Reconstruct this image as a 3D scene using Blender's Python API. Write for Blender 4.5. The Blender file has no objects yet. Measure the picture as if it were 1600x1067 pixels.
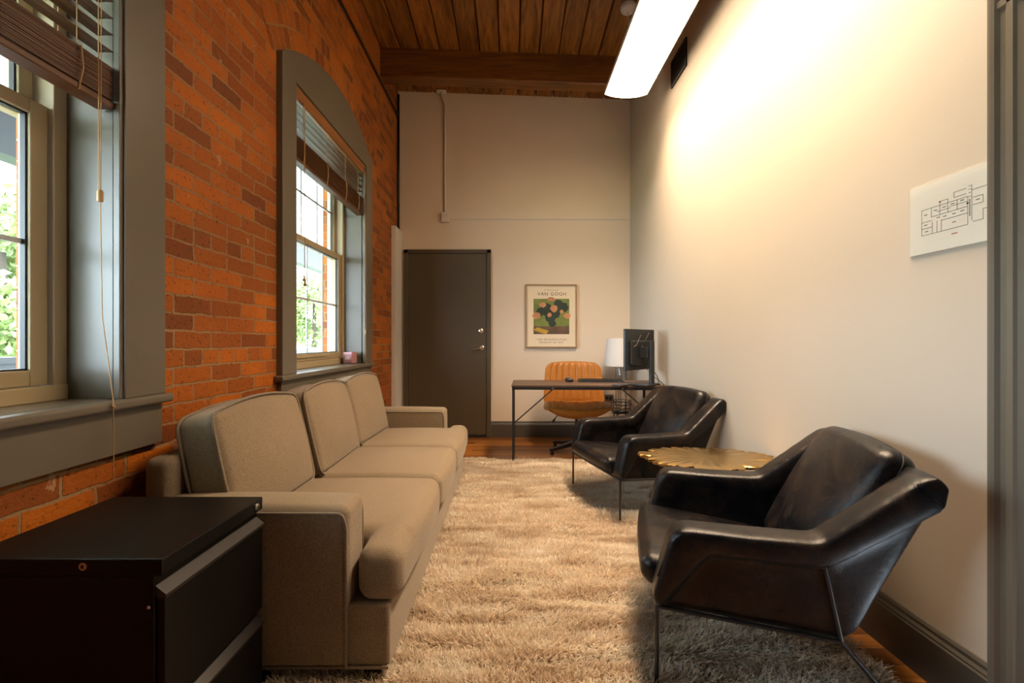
import bpy, math, random
import numpy as np
from mathutils import Vector, Matrix

random.seed(7)
RNG = np.random.default_rng(11)
S = bpy.context.scene
COL = S.collection

# ------------------------------------------------------------------ camera, world, exposure
cam_d = bpy.data.cameras.new('camera'); cam = bpy.data.objects.new('camera', cam_d); COL.objects.link(cam)
cam_d.sensor_width = 36.0; cam_d.lens = 16.0; cam_d.clip_start = 0.02; cam_d.clip_end = 200
cam.location = (0, 0, 1.12); cam.rotation_euler = (math.radians(90), 0, 0)
S.camera = cam
S.view_settings.view_transform = 'Standard'; S.view_settings.look = 'None'
S.view_settings.exposure = 1.2; S.view_settings.gamma = 1.0
try: S.view_settings.use_curve_mapping = False
except Exception: pass

WORLD_STRENGTH = 12.0
LAMP_STRENGTH = 5.0
LAMP_COL = (1.0, 0.745, 0.51)
w = bpy.data.worlds.new('overcast_sky'); S.world = w; w.use_nodes = True
wn = w.node_tree.nodes; wl = w.node_tree.links
bg = wn['Background']; bg.inputs['Color'].default_value = (0.72, 0.87, 1.0, 1); bg.inputs['Strength'].default_value = WORLD_STRENGTH

# room dimensions
XL, XR, YB, YF = -1.338, 1.385, 5.346, -3.6
ZC = 4.08; SLOPE = -0.0368
RISE = 0.062
def ceil_z(x, y=5.346): return 4.06 + (x - XL) * SLOPE + (YB - y) * RISE

def portal(name, loc, sx, sy):
    d = bpy.data.lights.new(name, 'AREA'); d.shape = 'RECTANGLE'; d.size = sx; d.size_y = sy
    d.cycles.is_portal = True
    o = bpy.data.objects.new(name, d); COL.objects.link(o); o.location = loc
    o.rotation_euler = (math.radians(90), 0, math.radians(-90))   # emits toward +X
    return o
portal('window_portal', (-1.66, 0.875, 1.80), 1.40, 1.85)
portal('window_portal', (-1.66, 3.416, 1.80), 1.40, 1.85)

# ------------------------------------------------------------------ materials
def L(r, g, b):
    f = lambda c: (c/255/12.92) if c/255 <= 0.04045 else ((c/255+0.055)/1.055)**2.4
    return (f(r), f(g), f(b), 1)
class NT:
    def __init__(s, name):
        s.m = bpy.data.materials.new(name); s.m.use_nodes = True
        s.n = s.m.node_tree.nodes; s.l = s.m.node_tree.links
        s.b = s.n['Principled BSDF']
    def node(s, t, **kw):
        n = s.n.new(t)
        for k, v in kw.items():
            if k in n.inputs.keys(): n.inputs[k].default_value = v
            else: setattr(n, k, v)
        return n
    def link(s, a, b): s.l.new(a, b)
    def coord(s, kind='Object', scale=(1,1,1), rot=(0,0,0)):
        c = s.node('ShaderNodeTexCoord'); mp = s.node('ShaderNodeMapping')
        mp.inputs['Scale'].default_value = scale; mp.inputs['Rotation'].default_value = rot
        s.link(c.outputs[kind], mp.inputs['Vector']); return mp.outputs['Vector']
    def noise(s, vec, scale=5, detail=4, rough=0.5, dist=0.0):
        n = s.node('ShaderNodeTexNoise'); n.inputs['Scale'].default_value = scale; n.inputs['Detail'].default_value = detail
        n.inputs['Roughness'].default_value = rough; n.inputs['Distortion'].default_value = dist
        if vec is not None: s.link(vec, n.inputs['Vector'])
        return n.outputs['Fac']
    def ramp(s, fac, stops):
        r = s.node('ShaderNodeValToRGB'); e = r.color_ramp.elements
        while len(e) < len(stops): e.new(0.5)
        for el, (p, c) in zip(e, stops): el.position = p; el.color = c if len(c) == 4 else (*c, 1)
        s.link(fac, r.inputs['Fac']); return r.outputs['Color']
    def mix(s, fac, a, b, mode='MIX'):
        m = s.node('ShaderNodeMix', data_type='RGBA', blend_type=mode)
        if isinstance(fac, (int, float)): m.inputs[0].default_value = fac
        else: s.link(fac, m.inputs[0])
        for i, v in ((6, a), (7, b)):
            if isinstance(v, tuple): m.inputs[i].default_value = v if len(v) == 4 else (*v, 1)
            else: s.link(v, m.inputs[i])
        return m.outputs[2]
    def math(s, op, a, b=0.0):
        m = s.node('ShaderNodeMath', operation=op)
        for i, v in ((0, a), (1, b)):
            if isinstance(v, (int, float)): m.inputs[i].default_value = v
            else: s.link(v, m.inputs[i])
        return m.outputs[0]
    def bump(s, h, strength=0.3, dist=0.01):
        b = s.node('ShaderNodeBump'); b.inputs['Strength'].default_value = strength; b.inputs['Distance'].default_value = dist
        s.link(h, b.inputs['Height']); s.link(b.outputs['Normal'], s.b.inputs['Normal'])
    def base(s, c):
        if isinstance(c, tuple): s.b.inputs['Base Color'].default_value = c if len(c) == 4 else (*c, 1)
        else: s.link(c, s.b.inputs['Base Color'])
    def set(s, rough=None, metal=None, spec=None):
        if rough is not None:
            if isinstance(rough, (int, float)): s.b.inputs['Roughness'].default_value = rough
            else: s.link(rough, s.b.inputs['Roughness'])
        if metal is not None: s.b.inputs['Metallic'].default_value = metal
        if spec is not None: s.b.inputs['Specular IOR Level'].default_value = spec
def simple(name, col, rough=0.5, metal=0.0, nscale=0, nstr=0.1, var=0.0, spec=None):
    t = NT(name); v = t.coord('Object')
    if var:
        n = t.noise(v, 6, 4); a = tuple(min(1, c*(1+var)) for c in col[:3]); b = tuple(c*(1-var) for c in col[:3])
        t.base(t.ramp(n, [(0.3, b), (0.7, a)]))
    else: t.base(tuple(col))
    t.set(rough, metal, spec)
    if nscale: t.bump(t.noise(v, nscale, 3), nstr, 0.004)
    return t.m
M = {}
def mk_brick(name, bw, rh, squash=True):
    t = NT(name); uv = t.coord('UV')
    nz = t.node('ShaderNodeTexNoise'); nz.inputs['Scale'].default_value = 14; nz.inputs['Detail'].default_value = 3
    t.link(uv, nz.inputs['Vector'])
    va = t.node('ShaderNodeVectorMath', operation='SUBTRACT'); t.link(nz.outputs['Color'], va.inputs[0]); va.inputs[1].default_value = (0.5, 0.5, 0.5)
    vs = t.node('ShaderNodeVectorMath', operation='SCALE'); t.link(va.outputs[0], vs.inputs[0]); vs.inputs['Scale'].default_value = 0.020
    vv = t.node('ShaderNodeVectorMath', operation='ADD'); t.link(uv, vv.inputs[0]); t.link(vs.outputs[0], vv.inputs[1])
    br = t.node('ShaderNodeTexBrick')
    br.offset = 0.5; br.offset_frequency = 2
    br.squash = 0.5 if squash else 1.0; br.squash_frequency = 7 if squash else 1
    t.link(vv.outputs[0], br.inputs['Vector'])
    for k, v in (('Scale', 1.0), ('Mortar Size', 0.0058), ('Mortar Smooth', 0.25), ('Bias', -0.05), ('Brick Width', bw), ('Row Height', rh)):
        br.inputs[k].default_value = v
    br.inputs['Color1'].default_value = (0.52, 0.140, 0.010, 1)
    br.inputs['Color2'].default_value = (0.15, 0.045, 0.013, 1)
    br.inputs['Mortar'].default_value = (0.33, 0.20, 0.095, 1)
    big = t.noise(uv, 2.2, 5, 0.6); fine = t.noise(uv, 55, 4, 0.65)
    c1 = t.mix(t.ramp(big, [(0.40, (0,0,0)), (0.66, (0.5,0.5,0.5))]), br.outputs['Color'], (0.28, 0.066, 0.010))
    pits = t.ramp(fine, [(0.33, (0.22,0.20,0.18)), (0.43, (1,1,1))])
    c2 = t.mix(0.9, c1, pits, 'MULTIPLY')
    wn_ = t.noise(uv, 9, 6, 0.7, 0.6)
    wfac = t.ramp(wn_, [(0.655, (0,0,0)), (0.675, (0.6,0.6,0.6))])
    c3 = t.mix(wfac, c2, (0.50, 0.33, 0.19))
    t.base(c3)
    t.set(rough=t.ramp(fine, [(0.3, (0.42,)*3), (0.7, (0.65,)*3)]), spec=0.25)
    h = t.math('ADD', t.math('MULTIPLY', br.outputs['Fac'], -1.0), t.math('MULTIPLY', fine, 0.45))
    t.bump(h, 0.75, 0.012)
    return t.m
M['brick'] = mk_brick('old_brick', 0.225, 0.0726)
M['brick_arch'] = mk_brick('arch_brick', 0.072, 0.118, False)
def mk_plaster(name, col):
    t = NT(name); v = t.coord('Object')
    t.base(t.ramp(t.noise(v, 1.5, 4), [(0.3, tuple(c*0.965 for c in col)), (0.7, col)]))
    t.set(0.55, spec=0.35); t.bump(t.noise(v, 160, 3), 0.06, 0.002); return t.m
M['white_wall'] = mk_plaster('painted_plaster', (0.53, 0.468, 0.385))
M['back_wall'] = mk_plaster('lamplit_plaster', (0.72, 0.605, 0.475))  # same white plaster, lightened and warmed in colour for missing lamp light
M['white_paint'] = simple('white_paint', (0.70, 0.66, 0.60), 0.5)
def mk_grey_paint(name, col, rough=0.34):
    t = NT(name); v = t.coord('Object')
    t.base(t.ramp(t.noise(v, 3, 4), [(0.3, tuple(c*0.92 for c in col)), (0.7, col)]))
    t.set(rough, spec=0.5); t.bump(t.noise(v, 45, 4, 0.6), 0.12, 0.004); return t.m
M['grey_paint'] = mk_grey_paint('grey_gloss_paint', (0.150, 0.128, 0.095))
M['door_paint'] = mk_grey_paint('door_paint', (0.088, 0.066, 0.037), 0.5)
M['base_paint'] = mk_grey_paint('baseboard_paint', (0.078, 0.068, 0.054), 0.4)
M['beige_vinyl'] = simple('beige_window_frame', (0.46, 0.37, 0.22), 0.45)
M['white_vinyl'] = simple('white_window_track', (0.72, 0.74, 0.74), 0.4)
M['gasket'] = simple('black_gasket', (0.01, 0.01, 0.01), 0.5)
def mk_plank(name):
    t = NT(name); c = t.node('ShaderNodeTexCoord'); sp = t.node('ShaderNodeSeparateXYZ'); t.link(c.outputs['Object'], sp.inputs[0])
    idx = t.math('FLOOR', t.math('DIVIDE', t.math('ADD', sp.outputs['X'], 1.338), 0.2015))
    wnn = t.node('ShaderNodeTexWhiteNoise', noise_dimensions='1D'); t.link(idx, wnn.inputs['W'])
    cb = t.node('ShaderNodeCombineXYZ')
    t.link(t.math('MULTIPLY', sp.outputs['X'], 9.0), cb.inputs[0])
    t.link(t.math('ADD', t.math('MULTIPLY', sp.outputs['Y'], 0.9), t.math('MULTIPLY', idx, 7.3)), cb.inputs[1]); t.link(sp.outputs['Z'], cb.inputs[2])
    g = t.noise(cb.outputs[0], 2.2, 6, 0.62, 1.2)
    g2 = t.noise(cb.outputs[0], 9, 4, 0.6)
    col = t.ramp(g, [(0.28, (0.060, 0.021, 0.004)), (0.48, (0.23, 0.088, 0.014)), (0.72, (0.40, 0.17, 0.032))])
    col = t.mix(0.55, col, t.ramp(wnn.outputs['Value'], [(0.0, (0.45,0.42,0.40)), (1.0, (1.15,1.1,1.05))]), 'MULTIPLY')
    t.base(col); t.set(0.42, spec=0.45); t.bump(g2, 0.2, 0.004); return t.m
M['plank'] = mk_plank('stained_ceiling_planks')
def mk_beam(name, axis='X'):
    t = NT(name); sc = (1.0, 14, 14) if axis == 'X' else (14, 1, 14)
    v = t.coord('Object', sc)
    g = t.noise(v, 1.3, 6, 0.6, 1.5)
    t.base(t.ramp(g, [(0.3, (0.075, 0.027, 0.005)), (0.55, (0.175, 0.065, 0.010)), (0.8, (0.26, 0.105, 0.018))]))
    t.set(0.45); t.bump(g, 0.2, 0.006); return t.m
M['beam'] = mk_beam('dark_beam_wood')
M['gap'] = simple('dark_gap', (0.008, 0.005, 0.003), 0.9)
def mk_floor():
    t = NT('oak_strip_floor'); v = t.coord('Object')
    br = t.node('ShaderNodeTexBrick'); br.offset = 0.37; br.offset_frequency = 2
    t.link(v, br.inputs['Vector'])
    for k, val in (('Scale', 1.0), ('Mortar Size', 0.0012), ('Bias', 0.0), ('Brick Width', 1.1), ('Row Height', 0.083)): br.inputs[k].default_value = val
    br.inputs['Color1'].default_value = (0.50, 0.20, 0.040, 1); br.inputs['Color2'].default_value = (0.15, 0.050, 0.010, 1)
    br.inputs['Mortar'].default_value = (0.03, 0.012, 0.005, 1)
    g = t.noise(t.coord('Object', (1.2, 16, 1)), 1.6, 6, 0.62, 1.2)
    t.base(t.mix(0.7, br.outputs['Color'], t.ramp(g, [(0.3, (0.35,0.30,0.26)), (0.65, (1.2,1.15,1.1))]), 'MULTIPLY'))
    t.set(0.30, spec=0.5); t.bump(g, 0.06, 0.003); return t.m
M['floor'] = mk_floor()
def mk_fabric(name, a, b, sc=520):
    t = NT(name); v = t.coord('Object')
    f = t.noise(t.coord('Object', (1, 1, 0.35)), sc, 3, 0.7); f2 = t.noise(v, 5, 3)
    t.base(t.mix(0.25, t.ramp(f, [(0.32, a), (0.66, b)]), t.ramp(f2, [(0.3, (0.75,)*3), (0.7, (1.0,)*3)]), 'MULTIPLY'))
    t.set(0.9, spec=0.15); t.bump(f, 0.35, 0.002)
    try: t.b.inputs['Sheen Weight'].default_value = 0.15
    except Exception: pass
    return t.m
M['sofa'] = mk_fabric('grey_beige_tweed', (0.145, 0.106, 0.066), (0.340, 0.258, 0.170))
M['sofa_dark'] = mk_fabric('piping_tweed', (0.13, 0.10, 0.07), (0.30, 0.24, 0.17))
M['dark_wood'] = simple('dark_leg_wood', (0.02, 0.012, 0.008), 0.4)
def mk_leather(name, dark, worn, r0=0.27, r1=0.46):
    t = NT(name); v = t.coord('Object')
    n = t.noise(v, 5.5, 10, 0.72, 0.9); f = t.noise(v, 26, 8, 0.75, 2.2); c = t.noise(v, 210, 4, 0.65)
    fac = t.math('MULTIPLY', t.ramp(n, [(0.42, (0,0,0)), (0.66, (1,1,1))]), t.ramp(f, [(0.40, (0.08,)*3), (0.60, (1,1,1))]))
    t.base(t.mix(fac, dark, worn))
    t.set(t.ramp(n, [(0.3, (r0,)*3), (0.7, (r1,)*3)]), spec=0.27)
    t.bump(t.math('ADD', t.math('MULTIPLY', c, 0.35), t.math('MULTIPLY', n, 1.6)), 0.22, 0.009); return t.m
M['leather'] = mk_leather('worn_black_leather', (0.0030, 0.0034, 0.0045), (0.030, 0.017, 0.009), 0.24, 0.42)
M['leather_dark'] = mk_leather('black_leather_panel', (0.004, 0.0035, 0.0032), (0.012, 0.008, 0.005), 0.45, 0.6)
M['tan'] = mk_leather('tan_leather', (0.33, 0.120, 0.017), (0.40, 0.165, 0.035), 0.33, 0.45)
M['black_metal'] = simple('black_powder_coat', (0.010, 0.010, 0.011), 0.42, 0.0)
M['cab_black'] = simple('cabinet_black_enamel', (0.004, 0.0036, 0.0032), 0.42, 0.0, 300, 0.05, spec=0.22)
M['cab_handle'] = simple('cabinet_pull_enamel', (0.022, 0.019, 0.017), 0.4, spec=0.35)
M['chrome'] = simple('brushed_nickel', (0.62, 0.58, 0.52), 0.28, 1.0)
M['black_plastic'] = simple('black_plastic', (0.012, 0.013, 0.014), 0.45, 0.0, 90, 0.05)
M['dark_screen'] = simple('dark_screen', (0.006, 0.006, 0.007), 0.15)
M['walnut'] = mk_beam('walnut_laminate'); 
_t = M['walnut'].node_tree
for n in _t.nodes:
    if n.type == 'VALTORGB':
        for e, c in zip(n.color_ramp.elements, ((0.05,0.027,0.015,1),(0.085,0.047,0.026,1),(0.12,0.068,0.038,1))): e.color = c
M['lamp_shade'] = simple('white_linen_shade', (0.58, 0.56, 0.54), 0.8)
M['paper'] = simple('poster_paper', (0.74, 0.62, 0.45), 0.6)
M['ink'] = simple('brown_ink', (0.05, 0.035, 0.025), 0.7)
M['ink_light'] = simple('grey_ink', (0.20, 0.15, 0.10), 0.7)
M['gold_frame'] = simple('oak_poster_frame', (0.33, 0.215, 0.105), 0.4, 0.0, 60, 0.1, 0.15)
M['art_green'] = simple('print_green', (0.16, 0.20, 0.045), 0.6, var=0.35)
M['art_brown'] = simple('print_brown', (0.13, 0.075, 0.045), 0.6, var=0.35)
M['art_dark'] = simple('print_dark_green', (0.022, 0.040, 0.030), 0.6, var=0.4)
M['art_peach'] = simple('print_peach', (0.52, 0.23, 0.10), 0.6, var=0.4)
M['art_yellow'] = simple('print_yellow', (0.46, 0.29, 0.03), 0.6, var=0.2)
M['sign_paper'] = simple('sign_paper', (0.80, 0.76, 0.69), 0.5)
M['red_ink'] = simple('red_ink', (0.35, 0.03, 0.02), 0.7)
M['blind_wood'] = mk_beam('honey_blind_wood', 'Y')
for n in M['blind_wood'].node_tree.nodes:
    if n.type == 'VALTORGB':
        for e, c in zip(n.color_ramp.elements, ((0.20,0.075,0.018,1),(0.29,0.115,0.029,1),(0.36,0.15,0.04,1))): e.color = c
M['cord'] = simple('blind_cord', (0.45, 0.26, 0.10), 0.7)
M['tassel'] = simple('wooden_tassel', (0.50, 0.28, 0.10), 0.45)
M['conduit'] = simple('painted_conduit', (0.62, 0.55, 0.46), 0.45)
M['vent'] = simple('vent_metal', (0.045, 0.040, 0.034), 0.5)
M['vent_back'] = simple('vent_dark', (0.012, 0.010, 0.009), 0.8)
M['outlet'] = simple('grey_outlet', (0.10, 0.09, 0.08), 0.5)
M['housing'] = simple('white_housing', (0.70, 0.68, 0.64), 0.4)
def mk_emit(name, col, strength):
    t = NT(name); e = t.node('ShaderNodeEmission'); e.inputs['Color'].default_value = (*col, 1); e.inputs['Strength'].default_value = strength
    t.link(e.outputs[0], t.n['Material Output'].inputs['Surface']); return t.m
M['lamp_glow'] = mk_emit('fluorescent_lens', LAMP_COL, LAMP_STRENGTH)
def mk_glass(name, tint=(1,1,1), refl=1.0, rough=0.0):
    t = NT(name); tr = t.node('ShaderNodeBsdfTransparent'); gl = t.node('ShaderNodeBsdfGlossy'); mx = t.node('ShaderNodeMixShader'); fr = t.node('ShaderNodeLayerWeight')
    tr.inputs['Color'].default_value = (*tint, 1); gl.inputs['Roughness'].default_value = rough; fr.inputs['Blend'].default_value = 0.5
    t.link(t.math('MULTIPLY', t.math('ADD', t.math('POWER', fr.outputs['Facing'], 5.0), 0.04), refl), mx.inputs[0]); t.link(tr.outputs[0], mx.inputs[1]); t.link(gl.outputs[0], mx.inputs[2])
    t.link(mx.outputs[0], t.n['Material Output'].inputs['Surface']); return t.m
M['glass'] = mk_glass('window_glass', (0.97, 0.985, 0.98), 0.6)
M['acrylic'] = mk_glass('clear_acrylic', (0.985, 0.99, 0.985), 0.6, 0.02)
M['lamp_glass'] = mk_glass('lamp_glass', (0.93, 0.92, 0.90), 1.0, 0.03)
def mk_gold():
    t = NT('cast_brass'); v = t.coord('Object')
    sp = t.node('ShaderNodeSeparateXYZ'); t.link(v, sp.inputs[0])
    ang = t.node('ShaderNodeMath', operation='ARCTAN2'); t.link(sp.outputs['Y'], ang.inputs[0]); t.link(sp.outputs['X'], ang.inputs[1])
    cb = t.node('ShaderNodeCombineXYZ'); t.link(t.math('MULTIPLY', ang.outputs[0], 26.0), cb.inputs[0])
    ln = t.node('ShaderNodeVectorMath', operation='LENGTH'); t.link(v, ln.inputs[0]); t.link(t.math('MULTIPLY', ln.outputs['Value'], 4.0), cb.inputs[1])
    g = t.noise(cb.outputs[0], 1.6, 5, 0.6, 0.6)
    t.base(t.ramp(g, [(0.3, (0.46, 0.29, 0.085)), (0.7, (0.64, 0.43, 0.17))]))
    t.set(t.ramp(g, [(0.3, (0.30,)*3), (0.7, (0.17,)*3)]), metal=1.0); t.bump(g, 0.10, 0.005); return t.m
M['gold'] = mk_gold()
M['candle'] = simple('pink_candle_glass', (0.42, 0.20, 0.22), 0.25)
M['candle_label'] = simple('pale_label', (0.68, 0.50, 0.46), 0.6)
def mk_rug():
    t = NT('shag_rug_wool'); 
    st = t.noise(t.coord('Object', (1.3, 8.0, 0)), 2.2, 5, 0.6, 0.5); f = t.noise(t.coord('Object', (1, 1, 0.15)), 55, 3, 0.6)
    c = t.ramp(st, [(0.36, (0.70, 0.56, 0.41)), (0.50, (0.88, 0.78, 0.64)), (0.66, (0.95, 0.90, 0.80))])
    t.base(t.mix(0.5, c, t.ramp(f, [(0.3, (0.7,)*3), (0.7, (1.1,)*3)]), 'MULTIPLY')); t.set(0.85, spec=0.2)
    tl = t.node('ShaderNodeBsdfTranslucent'); mx = t.node('ShaderNodeMixShader'); mx.inputs[0].default_value = 0.42
    src = t.b.inputs['Base Color'].links[0].from_socket; t.link(src, tl.inputs['Color'])
    t.link(t.b.outputs[0], mx.inputs[1]); t.link(tl.outputs[0], mx.inputs[2]); t.link(mx.outputs[0], t.n['Material Output'].inputs['Surface'])
    return t.m
M['rug'] = mk_rug()
M['rug_back'] = simple('rug_backing', (0.36, 0.27, 0.18), 0.95)
M['leaf'] = simple('tree_leaves', (0.24, 0.30, 0.11), 0.6, var=0.4)
M['leaf2'] = simple('tree_leaves_dark', (0.15, 0.21, 0.08), 0.6, var=0.45)
M['bark'] = simple('tree_bark', (0.06, 0.045, 0.03), 0.9)
M['grass'] = simple('lawn', (0.34, 0.40, 0.20), 0.9, var=0.2)
M['deck'] = simple('porch_boards', (0.55, 0.55, 0.54), 0.7)
M['soffit'] = simple('porch_soffit', (0.78, 0.77, 0.77), 0.6)
M['fascia'] = simple('porch_fascia', (0.03, 0.034, 0.036), 0.6)
M['notepad'] = simple('dark_notepad', (0.03, 0.028, 0.026), 0.5)
M['cable_reflection'] = simple('cable_reflection', (0.16, 0.15, 0.14), 0.5)
M['off_white'] = simple('off_white_plastic', (0.6, 0.58, 0.54), 0.4)

M['slat_wood'] = mk_beam('backlit_slat_wood', 'Y')  # honey blind wood darkened in colour for slats seen against daylight
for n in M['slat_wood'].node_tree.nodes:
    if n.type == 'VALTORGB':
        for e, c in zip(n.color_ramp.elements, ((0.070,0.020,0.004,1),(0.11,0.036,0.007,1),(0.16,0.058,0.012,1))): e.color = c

# ------------------------------------------------------------------ mesh builder
class MB:
    def __init__(s): s.v = []; s.f = []
    def add(s, vs, fs, mat=None):
        o = len(s.v)
        s.v += [tuple(mat @ Vector(p)) for p in vs] if mat is not None else [tuple(p) for p in vs]
        s.f += [tuple(i + o for i in f) for f in fs]; return s
    def box(s, x0, x1, y0, y1, z0, z1, mat=None):
        vs = [(x, y, z) for x in (x0, x1) for y in (y0, y1) for z in (z0, z1)]
        fs = [(0,1,3,2), (4,6,7,5), (0,4,5,1), (2,3,7,6), (0,2,6,4), (1,5,7,3)]
        return s.add(vs, fs, mat)
    def rbox(s, sx, sy, sz, r, mat=None, crown=(0,0,0), core=6, arc=3, fn=None):
        hx, hy, hz = sx/2, sy/2, sz/2
        def axis(h):
            a = [math.tan(math.radians(45*i/arc)) for i in range(1, arc+1)]
            c = [(h-r) * (-1 + 2*i/core) for i in range(core+1)]
            return [-(h-r) - r*k for k in reversed(a)] + c + [(h-r) + r*k for k in a]
        A = [axis(hx), axis(hy), axis(hz)]; H = (hx, hy, hz); idx = {}; vs = []; fs = []
        def vid(p):
            key = tuple(round(c, 6) for c in p)
            if key in idx: return idx[key]
            q = [max(-(h-r), min(h-r, c)) for c, h in zip(p, H)]; d = [c-k for c, k in zip(p, q)]
            ln = math.sqrt(sum(c*c for c in d)) or 1
            o = [k + r*c/ln for k, c in zip(q, d)]
            u = [c/h for c, h in zip(p, H)]
            for i in range(3):
                j, k = (i+1) % 3, (i+2) % 3
                o[i] += crown[i] * u[i] * (1-u[j]**2) * (1-u[k]**2)
            if fn: o = fn(o)
            vs.append(o); idx[key] = len(vs)-1; return idx[key]
        for i in range(3):
            j, k = (i+1) % 3, (i+2) % 3
            for sg in (-1, 1):
                for a in range(len(A[j])-1):
                    for b in range(len(A[k])-1):
                        q = []
                        for (da, db) in ((0,0),(1,0),(1,1),(0,1)):
                            p = [0,0,0]; p[i] = sg*H[i]; p[j] = A[j][a+da]; p[k] = A[k][b+db]; q.append(vid(p))
                        fs.append(tuple(q) if sg > 0 else tuple(reversed(q)))
        return s.add(vs, fs, mat)
    def tube(s, path, r, seg=8, closed=False, mat=None, rads=None):
        P = [Vector(p) for p in path]; n = len(P); vs = []; fs = []
        tang = []
        for i in range(n):
            a = P[(i-1) % n] if (closed or i) else P[i]; b = P[(i+1) % n] if (closed or i < n-1) else P[i]
            t_ = (b-a); tang.append(t_.normalized() if t_.length > 1e-9 else Vector((0,0,1)))
        u = tang[0].orthogonal().normalized()
        for i in range(n):
            t_ = tang[i]; u = (u - t_*u.dot(t_)); u = u.normalized() if u.length > 1e-6 else t_.orthogonal().normalized(); v_ = t_.cross(u)
            rr = rads[i] if rads else r
            for k in range(seg):
                a = 2*math.pi*k/seg; vs.append(P[i] + u*(rr*math.cos(a)) + v_*(rr*math.sin(a)))
        m = n if closed else n-1
        for i in range(m):
            for k in range(seg):
                a, b = i*seg+k, i*seg+(k+1) % seg; c, d = ((i+1) % n)*seg+(k+1) % seg, ((i+1) % n)*seg+k
                fs.append((a, b, c, d))
        if not closed:
            fs.append(tuple(reversed(range(seg)))); fs.append(tuple((n-1)*seg+k for k in range(seg)))
        return s.add(vs, fs, mat)
    def prism(s, poly, axis, a0, a1, mat=None):
        # poly in the two other axes (order: for axis x -> (y,z); y -> (x,z); z -> (x,y))
        def P(p, a): return {'x': (a, p[0], p[1]), 'y': (p[0], a, p[1]), 'z': (p[0], p[1], a)}[axis]
        n = len(poly); vs = [P(p, a0) for p in poly] + [P(p, a1) for p in poly]
        fs = [tuple(range(n)), tuple(reversed(range(n, 2*n)))] + [(i, i+n, (i+1) % n + n, (i+1) % n) for i in range(n)]
        return s.add(vs, fs, mat)
    def lathe(s, prof, seg=24, mat=None, cap=True):
        vs = []; fs = []
        for (r, z) in prof:
            for k in range(seg):
                a = 2*math.pi*k/seg; vs.append((r*math.cos(a), r*math.sin(a), z))
        for i in range(len(prof)-1):
            for k in range(seg): fs.append((i*seg+k, i*seg+(k+1) % seg, (i+1)*seg+(k+1) % seg, (i+1)*seg+k))
        if cap: fs.append(tuple(reversed(range(seg)))); fs.append(tuple((len(prof)-1)*seg+k for k in range(seg)))
        return s.add(vs, fs, mat)
    def build(s, name, mat, parent=None, smooth=False, bevel=0.0, bseg=2, uv=False, fix=True, angle=None):
        me = bpy.data.meshes.new(name); me.from_pydata(s.v, [], s.f); me.validate(clean_customdata=False)
        if fix:
            import bmesh
            bm = bmesh.new(); bm.from_mesh(me); bmesh.ops.recalc_face_normals(bm, faces=bm.faces); bm.to_mesh(me); bm.free()
        me.materials.append(mat)
        if smooth: me.polygons.foreach_set('use_smooth', [True]*len(me.polygons))
        if smooth and angle is not None: me.set_sharp_from_angle(angle=math.radians(angle))
        o = bpy.data.objects.new(name, me); COL.objects.link(o)
        if parent is not None: o.parent = parent
        if bevel:
            b = o.modifiers.new('bevel', 'BEVEL'); b.width = bevel; b.segments = bseg; b.limit_method = 'ANGLE'; b.angle_limit = math.radians(40)
        if uv: boxuv(me)
        return o
def boxuv(me):
    u = me.uv_layers.new(name='UVMap')
    for p in me.polygons:
        n = p.normal; ax = max(range(3), key=lambda i: abs(n[i]))
        for li in p.loop_indices:
            c = me.vertices[me.loops[li].vertex_index].co
            u.data[li].uv = (c.y, c.z) if ax == 0 else ((c.x, c.z) if ax == 1 else (c.x, c.y))
def T(x, y, z, rz=0, rx=0, ry=0):
    return Matrix.Translation((x, y, z)) @ Matrix.Rotation(rz, 4, 'Z') @ Matrix.Rotation(ry, 4, 'Y') @ Matrix.Rotation(rx, 4, 'X')
def fillet(path, rad, n=5):
    P = [Vector(p) for p in path]; out = [P[0]]
    for i in range(1, len(P)-1):
        a, b, c = P[i-1], P[i], P[i+1]; d1 = (a-b); d2 = (c-b); r = min(rad, d1.length*0.45, d2.length*0.45)
        p0 = b + d1.normalized()*r; p2 = b + d2.normalized()*r
        for k in range(n+1):
            t_ = k/n; out.append(p0*(1-t_)**2 + b*2*t_*(1-t_) + p2*t_**2)
    out.append(P[-1]); return out
def arcpts(c, r, a0, a1, n): return [(c[0]+r*math.cos(a0+(a1-a0)*i/n), c[1]+r*math.sin(a0+(a1-a0)*i/n)) for i in range(n+1)]
def tag(o, label, cat, group=None, kind=None):
    o['label'] = label; o['category'] = cat
    if group: o['group'] = group
    if kind: o['kind'] = kind
    return o
def thing(name, label, cat, loc=(0,0,0), rz=0, group=None):
    o = bpy.data.objects.new(name, None); COL.objects.link(o); o.location = loc; o.rotation_euler = (0,0,rz); o.empty_display_size = 0.1
    return tag(o, label, cat, group)
def struct(o, label=None, cat=None):
    o['kind'] = 'structure'
    if label: o['label'] = label
    if cat: o['category'] = cat
    return o
def sempty(name, label, cat):
    o = bpy.data.objects.new(name, None); COL.objects.link(o); return struct(o, label, cat)
def remesh(o, vox, it=6, fac=0.5):
    m = o.modifiers.new('fuse', 'REMESH'); m.mode = 'VOXEL'; m.voxel_size = vox; m.use_smooth_shade = True
    k = o.modifiers.new('soften', 'SMOOTH'); k.factor = fac; k.iterations = it
    return o

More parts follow.
